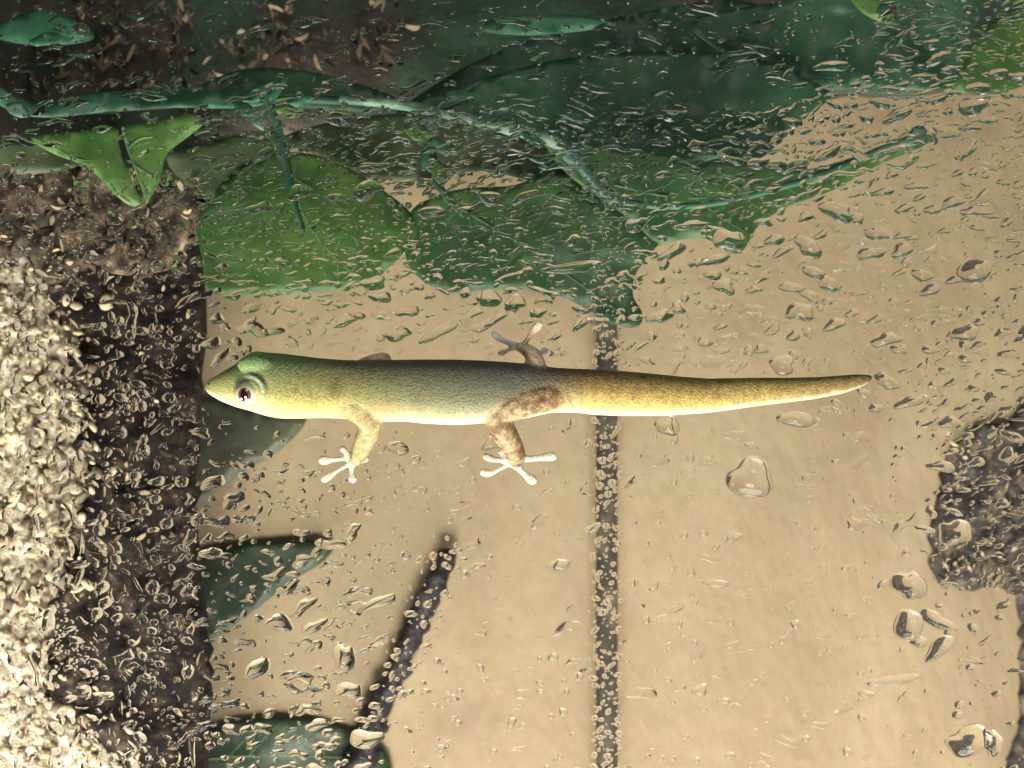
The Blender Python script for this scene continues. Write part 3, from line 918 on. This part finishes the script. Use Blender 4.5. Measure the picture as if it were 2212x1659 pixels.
# green patch on the crown, dark crease behind the eye
def blob(x, y, rx, ry):
    return np.exp(-(((px - x) / rx) ** 2 + ((py - y) / ry) ** 2))
def mixc(rgb, wgt):
    global colr
    wgt = np.clip(wgt, 0, 1)[:, None]
    colr = colr * (1 - wgt) + np.array(lin(*rgb)) * wgt
mixc((112, 176, 112), 0.75 * blob(545, 778, 16, 12) * (1 - limb_w))
mixc((104, 132, 80), 0.4 * blob(575, 790, 40, 18))
mixc((104, 128, 82), 0.55 * blob(497, 800, 20, 12))
er = np.hypot((px - EX) / 1.0, (py - EY) / 1.0)
ang = np.arctan2(-(py - EY), px - EX)
arc = np.clip(1.15 - np.abs(ang - 0.95) / 1.15, 0, 1)
front = ymm < yc_
mixc((26, 46, 24), 1.3 * np.exp(-((er - 40) / 6.0) ** 2) * arc * front)
mixc((44, 74, 46), 1.0 * np.exp(-((er - 26.5) / 3.0) ** 2) * arc * front)
mixc((176, 206, 172), 1.0 * np.exp(-((er - 32.5) / 3.2) ** 2) * np.clip(1.25 - np.abs(ang - 1.1) / 1.35, 0, 1) * front)
mixc((58, 58, 30), 0.6 * blob(722, 838, 16, 22) * (1 - limb_w))  # shadow at the shoulder, painted into the skin colour
mixc((196, 138, 92), 0.75 * blob(822, 884, 24, 9) * (1 - limb_w))  # orange-brown armpit shading, painted into the skin colour
mixc((88, 44, 26), 0.6 * blob(1178, 868, 26, 8))
jaw = np.interp(px, [444, 456, 476, 500, 530, 556], [836, 844, 854, 865, 875, 880])
mixc((120, 112, 62), 0.62 * np.exp(-((py - jaw) / 1.6) ** 2) * (px > 444) * (px < 552) * front)
mixc((70, 70, 38), 0.55 * blob(640, 842, 6, 9) * front)
for fx, wf in ((668, 3.2), (690, 3.0), (1232, 3.6), (1262, 3.2)):        # skin folds at neck and tail root, crease shade painted as dark lines
    ln = fx + 7 * np.sin(py * 0.05 + fx)
    mixc((74, 70, 42), 0.34 * np.exp(-((px - ln) / wf) ** 2) * np.clip(v01 * 2.2 - 0.5, 0, 1) * np.clip((0.95 - v01) * 6, 0, 1) * (1 - limb_w))
colr = np.clip(colr, 0.004, 0.9)
att = skin.color_attributes.new('skin', 'FLOAT_COLOR', 'POINT')
att.data.foreach_set('color', np.concatenate([colr, np.ones((nV, 1))], 1).astype(np.float32).ravel())

mk, nt, bs = new_mat('gecko_skin')
N = nt.nodes
at = N.new('ShaderNodeAttribute'); at.attribute_name = 'skin'
tc = N.new('ShaderNodeTexCoord')
vo = N.new('ShaderNodeTexVoronoi'); vo.inputs['Scale'].default_value = 3000
nt.links.new(tc.outputs['Object'], vo.inputs['Vector'])
mr = N.new('ShaderNodeMapRange'); mr.inputs[1].default_value = 0.0; mr.inputs[2].default_value = 0.75
mr.inputs[3].default_value = 1.12; mr.inputs[4].default_value = 0.80
nt.links.new(vo.outputs['Distance'], mr.inputs[0])
vm = N.new('ShaderNodeVectorMath'); vm.operation = 'SCALE'
nt.links.new(at.outputs['Color'], vm.inputs[0]); nt.links.new(mr.outputs[0], vm.inputs['Scale'])
nt.links.new(vm.outputs[0], bs.inputs['Base Color'])
bp = N.new('ShaderNodeBump'); bp.inputs['Strength'].default_value = 0.6; bp.inputs['Distance'].default_value = 0.00016; bp.invert = True
nt.links.new(vo.outputs['Distance'], bp.inputs['Height']); nt.links.new(bp.outputs[0], bs.inputs['Normal'])
bs.inputs['Roughness'].default_value = 0.6
bs.inputs['Specular IOR Level'].default_value = 0.4
bs.inputs['Subsurface Weight'].default_value = 0.12
bs.inputs['Subsurface Radius'].default_value = (0.9, 0.6, 0.3)
bs.inputs['Subsurface Scale'].default_value = 0.0008
skin.materials.clear()
skin.materials.append(mk)
gecko = link('gecko', skin)
tag(gecko, 'olive and yellow gecko clinging head left to the wet glass', 'gecko')


def plain(name, c_, rough=0.3, spec=0.5, coat=0.0):
    m, nt, bs = new_mat(name)
    bs.inputs['Base Color'].default_value = (*c_, 1)
    bs.inputs['Roughness'].default_value = rough
    bs.inputs['Specular IOR Level'].default_value = spec
    bs.inputs['Coat Weight'].default_value = coat
    bs.inputs['Coat Roughness'].default_value = 0.03
    return m


# eye: pale rim, brown iris, slit pupil, clear wet surface
edir = Vector((-0.12, -1, -0.22)).normalized()
quat = edir.to_track_quat('Z', 'Y')
ev, ef = ball(Vector((0, 0, 0)), 1.66 * MM, nu=28, nv=18)
eye = link('eye', mesh('eye', ev, ef), plain('eye_rim', (0.60, 0.62, 0.43), 0.4))
eye.location = eye_c + edir * 0.62 * MM
eye.rotation_mode = 'QUATERNION'; eye.rotation_quaternion = quat
eye.parent = gecko


def cap(r_ball, ang_x, ang_y, n=28, rings=6, lift=0.0, ox=0.0, oy=0.0):
    vs = [Vector((ox, oy, math.sqrt(max(r_ball ** 2 - ox * ox - oy * oy, 0)) + lift))]
    fs = []
    for j in range(1, rings + 1):
        for i in range(n):
            a = 2 * math.pi * i / n
            x = ox + r_ball * ang_x * j / rings * math.cos(a); y = oy + r_ball * ang_y * j / rings * math.sin(a)
            z = math.sqrt(max(r_ball ** 2 - x * x - y * y, 0)) + lift * (1 - (j / rings) ** 4)
            vs.append(Vector((x, y, z)))
    for i in range(n):
        fs.append((0, 1 + i, 1 + (i + 1) % n))
    for j in range(rings - 1):
        for i in range(n):
            p = 1 + j * n
            fs.append((p + i, p + n + i, p + n + (i + 1) % n, p + (i + 1) % n))
    return vs, fs


iv, if_ = cap(1.67 * MM, 0.58, 0.64, lift=0.05 * MM)
iris = link('iris', mesh('iris', iv, if_), plain('iris_brown', (0.16, 0.055, 0.045), 0.12, 0.6, 0.6)); iris.parent = eye
iv, if_ = cap(1.69 * MM, 0.38, 0.52, lift=0.07 * MM)
pup = link('pupil', mesh('pupil', iv, if_), plain('pupil_dark', (0.018, 0.006, 0.010), 0.06, 0.8, 1.0)); pup.parent = eye
# upper lid fold
lp = []
for k in range(15):
    a = R(-12 + 165 * k / 14)
    r = 31 * (1 + 0.03 * math.sin(a * 2))
    x, y = EX + math.cos(a) * r, EY - math.sin(a) * r
    c, hy, dp, yc = body_at(x)
    q = Vector((x - EX, y - EY, 0)) * K
    rr2 = 2.05 ** 2 - q.length_squared
    lp.append(P(x, y, eye_y + 0.75 + 0.15 - 0.9 * math.sqrt(max(rr2, 0.15)) - 0.10))
vs, fs = tube(lp, [0.08 * MM + 0.14 * MM * math.sin(math.pi * min(max(k / 14, 0.05), 0.95)) for k in range(15)], 8)
lid = link('eyelid', mesh('eyelid', vs, fs), plain('eyelid_pale', lin(176, 196, 140), 0.45)); lid.parent = gecko
nost = link('nostril', mesh('nostril', *ball(P(452, 830, body_at(452)[3] - body_at(452)[2] * 0.86), 0.22 * MM, 1.4, 1, 0.8, 10, 8)), plain('nostril_dark', (0.05, 0.04, 0.02), 0.6))
nost.parent = gecko


# ------------------------------------------------------------------ water on the glass
def drop_mesh(name, seed, nseg=24, rings=7, irr=0.16, steep=0.55):
    """water bead: unit outline in x,z, bulging towards -y; flat back"""
    rnd = random.Random(seed)
    ph = [rnd.uniform(0, 6.28) for _ in range(4)]
    am = [rnd.uniform(0, irr), rnd.uniform(0, irr * 0.7), rnd.uniform(0, irr * 0.4), rnd.uniform(0, irr * 0.25)]
    def rad(a):
        return 1 + am[0] * math.cos(2 * a + ph[0]) + am[1] * math.cos(3 * a + ph[1]) + am[2] * math.cos(4 * a + ph[2]) + am[3] * math.cos(6 * a + ph[3])
    vs, fs = [Vector((0, -1, 0))], []
    for j in range(1, rings + 1):
        t = math.sin(j / rings * math.pi / 2)
        h = (1 - t * t) ** steep if j < rings else 0.0
        for i in range(nseg):
            a = 2 * math.pi * i / nseg
            r = 1 + (rad(a) - 1) * t
            vs.append(Vector((math.cos(a) * t * r, -h, math.sin(a) * t * r)))
    for i in range(nseg):
        fs.append((0, 1 + (i + 1) % nseg, 1 + i))
    for j in range(rings - 1):
        p = 1 + j * nseg
        for i in range(nseg):
            fs.append((p + i, p + (i + 1) % nseg, p + nseg + (i + 1) % nseg, p + nseg + i))
    b0 = len(vs)
    for i in range(nseg):
        vs.append(vs[1 + (rings - 1) * nseg + i].copy())
    fs.append(tuple(b0 + i for i in range(nseg)))
    fs = [tuple(reversed(f)) for f in fs]        # normals outwards
    return vs, fs


limb_px = []
for k_, p, r in samples:
    f = (DIST + p.y * 1000) / DIST * K
    limb_px.append((p.x * 1000 / f + 1106, 829.5 - p.z * 1000 / f, r * 1000 / K))
lpx = np.array(limb_px)


def clear_of_gecko(x, y, r):
    if 395 < x < 445 and 815 < y < 860:
        return False
    if 430 < x < 1900:
        t = np.interp(x, tx, ty); b = np.interp(x, bx_, by_)
        if t - r * 0.75 - 3 < y < b + r * 0.75 + 3:
            return False
    return not bool((np.hypot(lpx[:, 0] - x, lpx[:, 1] - y) < lpx[:, 2] + r * 0.8 + 1).any())


templates = []
for k in range(26):
    vs, fs = drop_mesh('water_droplet', 100 + k, rings=9, irr=0.26, steep=0.44 + 0.02 * (k % 8))
    me = mesh('water_droplet', vs, fs)
    me.materials.append(M['water'])
    me.polygons.foreach_set('use_smooth', [len(p.vertices) < 10 for p in me.polygons])
    templates.append(me)

placed = []       # x, y, r
placed_obj = []


def free(x, y, r, slack=0.8):
    for a_, b_, c2 in placed:
        if abs(a_ - x) < (c2 + r) and math.hypot(a_ - x, (b_ - y) * 1.25) < (c2 + r) * slack:
            return False
    return True


def put_drop(x, y, wd, ht, rot, label, tall=None, k=None):
    o = bpy.data.objects.new('water_droplet', templates[(k if k is not None else random.randrange(26)) % 26])
    col.objects.link(o)
    o.location = P(x, y, -random.uniform(0.004, 0.02))
    h = (tall if tall else random.uniform(0.75, 1.1)) * min(wd, ht) / 2 * 1.85
    o.scale = (wd / 2 * K * MM, h * K * MM, ht / 2 * K * MM)
    o.rotation_euler = (0, R(rot), 0)
    tag(o, label, 'droplet', 'water droplets on the glass')
    placed.append((x, y, (wd + ht) / 4))
    placed_obj.append(o)
    return o


NAMED = [
    (1728, 674, 58, 46, -10, 0.95, 'bright diamond-shaped droplet right of the middle, above the tail'),
    (1622, 1034, 108, 82, 20, 0.62, 'widest droplet below the tail, right of the dark seam'),
    (1964, 1264, 72, 66, 0, 0.8, 'round droplet left of the grey rock, upper of two'),
    (1962, 1350, 62, 74, 0, 0.8, 'round droplet left of the grey rock, lower of two'),
    (2024, 1340, 84, 34, 28, 0.8, 'slanting long droplet touching the lower round droplet'),
    (2030, 1398, 74, 40, -38, 0.8, 'slanting droplet below the long one near the right edge'),
    (2092, 1600, 96, 66, 4, 0.85, 'big dark droplet in the bottom right corner'),
    (2142, 1604, 52, 58, 0, 0.8, 'pale droplet right beside the big dark one in the corner'),
    (2104, 586, 72, 56, -20, 0.85, 'large peaked droplet near the right edge, above the tail'),
    (1806, 456, 76, 40, 14, 0.8, 'plump droplet just below the long leaf tip'),
    (1720, 906, 74, 38, 8, 0.8, 'plump droplet just below the tail tip'),
    (1443, 920, 52, 46, 30, 0.8, 'rounded droplet touching the underside of the tail'),
    (1690, 788, 66, 36, -5, 0.8, 'droplet resting on the upper edge of the tail'),
    (1915, 824, 54, 34, 26, 0.8, 'droplet touching the very tip of the tail'),
    (1574, 518, 74, 46, -8, 0.8, 'green-tinted droplet on the notch of the lower leaf edge'),
    (1492, 486, 66, 20, -6, 0.8, 'thin pale droplet at the leaf edge above the notch'),
    (1236, 578, 116, 26, -4, 0.7, 'longest thin droplet lying on the broad leaf'),
    (1056, 646, 54, 40, -10, 0.8, 'green-tinted round droplet under the broad leaf edge'),
    (1112, 656, 48, 36, 0, 0.8, 'tan droplet right of the green-tinted round one'),
    (946, 718, 76, 30, -22, 0.8, "slanting droplet above the gecko's shoulder"),
    (746, 692, 60, 24, -20, 0.8, "slim tilted droplet above the gecko's neck"),
    (822, 642, 46, 28, 0, 0.8, 'droplet hanging at the lobe tip of the green leaf'),
    (806, 612, 66, 26, -6, 0.8, 'dark green droplet on the green leaf bottom edge'),
    (590, 716, 44, 20, -8, 0.8, "small oval droplet above the gecko's crown"),
    (458, 742, 42, 28, -10, 0.85, "rounded droplet above the gecko's snout beside the bark"),
    (476, 772, 48, 22, -40, 0.85, "dark slanting droplet just off the gecko's snout"),
    (816, 1302, 80, 26, -24, 0.75, 'long slanting droplet left of the twig top'),
    (604, 1346, 66, 34, 18, 0.8, 'branching droplet below the leaf tip pointing right'),
    (744, 1420, 52, 60, 30, 0.75, 'hooked droplet left of the twig middle'),
    (556, 1444, 62, 40, -30, 0.75, 'hooked droplet between leaf tip and bottom leaf'),
    (790, 1596, 70, 44, 0, 0.8, 'pale droplet at the foot of the twig'),
    (2034, 1008, 60, 26, 8, 0.8, 'droplet on the shoulder of the grey rock'),
    (2062, 1150, 70, 60, 30, 0.8, 'hooked bright droplet low on the grey rock'),
    (1984, 1386, 40, 26, 0, 0.8, 'small droplet wedged below the two round ones'),
    (1930, 1470, 110, 24, -10, 0.6, 'long faint droplet above the bottom right corner'),
    (1650, 480, 40, 18, 0, 0.8, 'small flat droplet right of the leaf notch'),
    (860, 968, 44, 32, 20, 0.7, "pale droplet right of the gecko's near front foot"),
    (1060, 958, 44, 30, -6, 0.7, "droplet left of the gecko's near shin"),
    (1120, 1000, 46, 14, -24, 0.6, 'tiny slanting streak of water between the near feet'),
]
for k, (x, y, wd, ht, rot, tall, lab) in enumerate(NAMED):
    if k == 38:
        x = 1000
    put_drop(x, y, wd, ht, rot, lab, tall, k)

# zones: (polygon or box, weight for large, weight for small, size range)
TAN_UP = [(1400, 520), (1650, 480), (1800, 420), (2030, 300), (2212, 210), (2212, 900), (1900, 900), (1340, 880), (1330, 720), (1390, 700)]


def zone(x, y):
    if x < 430:
        if y < 360:
            return 'topleft'
        return 'bark'
    if poly_contains([(2010, 900), (2212, 880), (2212, 1280), (2010, 1270)], x, y):
        return 'rock'
    if poly_contains([(1500, 340), (1800, 180), (2212, 150), (2212, 220), (2030, 290), (1650, 370)], x, y):
        return 'gap'
    if y < 240 and x < 1900:
        return 'top'
    if poly_contains(TAN_UP, x, y):
        return 'tanup'
    if y < 630 and x < 1420:
        return 'green'
    if y < 520:
        return 'green'
    if x < 800 and y > 1000:
        return 'tanleft'
    if y < 780:
        return 'tanmid'
    return 'tanlow'


# where each droplet is, in words: (zone, lower limit of the band, words)
BANDS = {
    'topleft': [(180, 'over the vine at upper left, upper band'), (9999, 'beside the bright pointed leaf')],
    'bark': [(640, 'over the brown bark chunk'), (900, "over the bark level with the gecko's head"), (1150, 'over the bark below the chin leaf'),
             (1400, 'over the bark beside the dark leaf tip'), (9999, 'over the bark at lower left')],
    'rock': [(1080, 'over the upper half of the grey rock'), (9999, 'over the lower half of the grey rock')],
    'gap': [(240, 'at the top of the cluster above the long leaf tip'), (290, 'in the middle of the cluster above the long leaf tip'), (9999, 'at the foot of the cluster above the long leaf tip')],
    'top': [(9999, 'over the dark top of the backdrop')],
    'tanup': [(420, 'over the boards right of the long leaf tip'), (500, 'over the boards just below the long leaf'), (570, 'over the right board level with the leaf notch'),
              (640, 'over the right board above the bright diamond droplet'), (730, 'over the right board level with the bright diamond droplet'), (9999, 'over the right board close above the tail')],
    'green': [(320, 'over the leaves along the vine'), (420, 'over the leaves in the row of tan gaps'), (520, 'over the upper half of the broad leaves'), (9999, 'over the lower half of the broad leaves')],
    'tanleft': [(1200, 'over the board above the dark leaf tip'), (1400, 'over the board beside the dark leaf tip'), (9999, 'over the board above the bottom leaf')],
    'tanmid': [(700, "over the left board just under the broad leaves"), (9999, "over the boards close above the gecko's back")],
    'tanlow': [(1050, 'over the boards close below the tail and feet'), (1300, 'over the boards level with the twig top'), (9999, 'over the boards near the bottom edge')],
}
ORD = ['first', 'second', 'third', 'fourth', 'fifth', 'sixth', 'seventh', 'eighth', 'ninth', 'tenth', 'eleventh', 'twelfth', 'thirteenth', 'fourteenth', 'fifteenth',
       'sixteenth', 'seventeenth', 'eighteenth', 'nineteenth', 'twentieth']
loose = {}


def words(x, y, z):
    for lim, t in BANDS[z]:
        if y < lim:
            return t


QUOTA = {'topleft': 8, 'bark': 24, 'rock': 16, 'gap': 34, 'top': 6, 'tanup': 74, 'green': 44, 'tanleft': 24, 'tanmid': 14, 'tanlow': 26}
SIZE = {'topleft': (16, 38), 'bark': (18, 36), 'rock': (18, 54), 'gap': (26, 66), 'top': (16, 44), 'tanup': (28, 70), 'green': (28, 70), 'tanleft': (18, 60),
        'tanmid': (24, 60), 'tanlow': (18, 52)}
left = dict(QUOTA)
tries = 0
while sum(left.values()) and tries < 60000:
    tries += 1
    x, y = random.uniform(5, 2207), random.uniform(5, 1654)
    z = zone(x, y)
    if not left[z]:
        continue
    lo, hi = SIZE[z]
    wd = lo + (hi - lo) * random.random() ** 1.9
    ht = wd * random.uniform(0.34, 0.72)
    r = (wd + ht) / 4
    if z == 'tanlow' and random.random() < 0.5 and 1000 < x < 1900 and y > 1100:
        continue
    if not clear_of_gecko(x, y, r) or not free(x, y, r, 1.0):
        continue
    tall = {'tanlow': random.uniform(0.35, 0.8)}.get(z)
    put_drop(x, y, wd, ht, random.gauss(-6 if z != 'tanleft' else -20, 16), None, tall)
    left[z] -= 1
    loose.setdefault(words(x, y, z), []).append((x, wd, ht, placed_obj[-1]))
for where, lst in loose.items():
    lst.sort(key=lambda t: t[0])
    for k, (x, wd, ht, o) in enumerate(lst):
        size = 'broad' if wd > 34 else 'small' if wd < 20 else 'slim' if ht < wd * 0.45 else 'oval'
        o['label'] = f'{size} droplet {where}' + (f', {ORD[k]} from left' if len(lst) > 1 else '')

# the fine beads nobody could count
SM = [drop_mesh('d', 500 + k, nseg=10, rings=3, irr=0.2) for k in range(14)]
fv, ff, fsm = [], [], []


def fine(x, y, wd, ht, rot, tall):
    vs, fs = SM[random.randrange(14)]
    n = len(fv)
    ca, sa = math.cos(R(rot)), math.sin(R(rot))
    c = P(x, y, -random.uniform(0.004, 0.02))
    hx, hz, hh = wd / 2 * K * MM, ht / 2 * K * MM, tall * min(wd, ht) / 2 * K * MM
    for v in vs:
        X, Z = v.x * hx, v.z * hz
        fv.append((c.x + X * ca + Z * sa, c.y + v.y * hh, c.z - X * sa + Z * ca))
    for f in fs:
        ff.append(tuple(i + n for i in f)); fsm.append(len(f) < 10)


grid = {}


def free_fine(x, y, r):
    gx, gy = int(x // 24), int(y // 24)
    for i in (-1, 0, 1):
        for j in (-1, 0, 1):
            for a_, b_, c2 in grid.get((gx + i, gy + j), ()):
                if math.hypot(a_ - x, (b_ - y) * 1.1) < (c2 + r) * 0.82:
                    return False
    grid.setdefault((gx, gy), []).append((x, y, r))
    return True


DENS = {'topleft': 0.35, 'bark': 1.0, 'rock': 0.6, 'gap': 0.5, 'top': 0.22, 'tanup': 0.22, 'green': 0.30, 'tanleft': 0.18, 'tanmid': 0.18, 'tanlow': 0.13}
TALL = {'topleft': 0.5, 'bark': 0.75, 'rock': 0.75, 'gap': 0.65, 'top': 0.55, 'tanup': 0.7, 'green': 0.65, 'tanleft': 0.5, 'tanmid': 0.5, 'tanlow': 0.45}
for t in range(26000):
    x, y = random.uniform(-10, 2222), random.uniform(-10, 1670)
    if t > 15000:
        x = random.uniform(-10, 430) if random.random() < 0.7 else random.choice([random.uniform(1280, 1342), random.uniform(760, 1000)])
        y = random.uniform(360, 1670)
    z = zone(x, y)
    d = DENS[z]
    seam = (1282 < x < 1342 and y > 640) or (1190 < y < 1600 and abs(x - np.interp(y, [1206, 1376, 1580], [968, 904, 792])) < 36)
    if seam:
        d = 0.45
    if z == 'bark' and not seam:
        d = 0.07 + 1.3 * max(0.0, noise.fractal(Vector((x * 0.010, y * 0.010, 40)), 0.8, 2.1, 3))
    if random.random() > d:
        continue
    wd = 5 + 14 * random.random() ** 2.2
    if z == 'bark':
        wd = 6 + 32 * random.random() ** 3.0
    elif z in ('tanup', 'gap', 'green', 'tanmid', 'tanleft'):
        wd = 7 + 20 * random.random() ** 2.2
    elif z == 'tanlow':
        wd = 6 + 20 * random.random() ** 2
    ht = wd * random.uniform(0.28 if z == 'bark' else 0.45, 0.95)
    r = (wd + ht) / 4
    if not clear_of_gecko(x, y, r) or not free(x, y, r, 0.95) or not free_fine(x, y, r):
        continue
    fine(x, y, wd, ht, random.gauss(-10, 30), TALL[z] * 1.4 * random.uniform(0.6, 1.25) if not seam else 0.7)
SMEAR = [drop_mesh('s', 900 + k, nseg=18, rings=5, irr=0.42, steep=0.9) for k in range(18)]
srnd = random.Random(31)


def smear(x, y, wd, ht, rot, tall):
    vs, fs = SMEAR[srnd.randrange(18)]
    n = len(fv)
    ca, sa = math.cos(R(rot)), math.sin(R(rot))
    c = P(x, y, -srnd.uniform(0.003, 0.03))
    hx, hz, hh = wd / 2 * K * MM, ht / 2 * K * MM, tall * min(wd, ht) / 2 * K * MM
    ph = srnd.uniform(0, 60)
    nb = len(vs) - 18
    for k, v in enumerate(vs):
        X, Z = v.x * hx, v.z * hz
        bendz = 0.25 * hz * math.sin(v.x * 2.6 + ph)
        hgt = v.y * hh * (1 + 0.55 * noise.noise(Vector((v.x * 2.4 + ph, ph, v.z * 1.6)))) if k < nb else 0
        Z += bendz
        fv.append((c.x + X * ca + Z * sa, c.y + hgt, c.z - X * sa + Z * ca))
    for f in fs:
        ff.append(tuple(i + n for i in f)); fsm.append(len(f) < 10)


SMQ = {'green': (520, 26, 96, 0.42), 'top': (100, 30, 110, 0.35), 'topleft': (50, 26, 90, 0.4), 'gap': (60, 24, 70, 0.6), 'bark': (360, 14, 70, 0.7), 'rock': (70, 16, 60, 0.7), 'tanup': (150, 20, 70, 0.4),
       'tanleft': (120, 18, 64, 0.55), 'tanmid': (50, 20, 70, 0.4), 'tanlow': (110, 16, 60, 0.3)}
cnt = {k: v[0] for k, v in SMQ.items()}
for t in range(40000):
    if not any(cnt.values()):
        break
    x, y = srnd.uniform(-20, 2230), srnd.uniform(-20, 1680)
    z = zone(x, y)
    if cnt[z] <= 0:
        continue
    _, lo, hi, tl = SMQ[z]
    wd = lo + (hi - lo) * srnd.random() ** 2
    ht = wd * srnd.uniform(0.34 if z[:3] == 'tan' else 0.22, 0.6 if z[:3] == 'tan' else 0.42) if z != 'bark' else wd * srnd.uniform(0.18, 0.7)
    r = (wd + ht) / 4
    if not clear_of_gecko(x, y, wd * 0.5) or not free(x, y, r, 1.05) or not free_fine(x, y, r * 0.9):
        continue
    smear(x, y, wd, ht, srnd.gauss(-8, 12) if z != 'bark' else srnd.uniform(-90, 90), tl * srnd.uniform(0.7, 1.3))
    cnt[z] -= 1
me = bpy.data.meshes.new('condensation')
me.from_pydata(fv, [], ff)
me.update()
me.materials.append(M['water'])
me.polygons.foreach_set('use_smooth', fsm)
cond = bpy.data.objects.new('condensation', me)
col.objects.link(cond)
tag(cond, 'fine beads and smeared runs of water over the whole glass pane', 'condensation', kind='stuff')
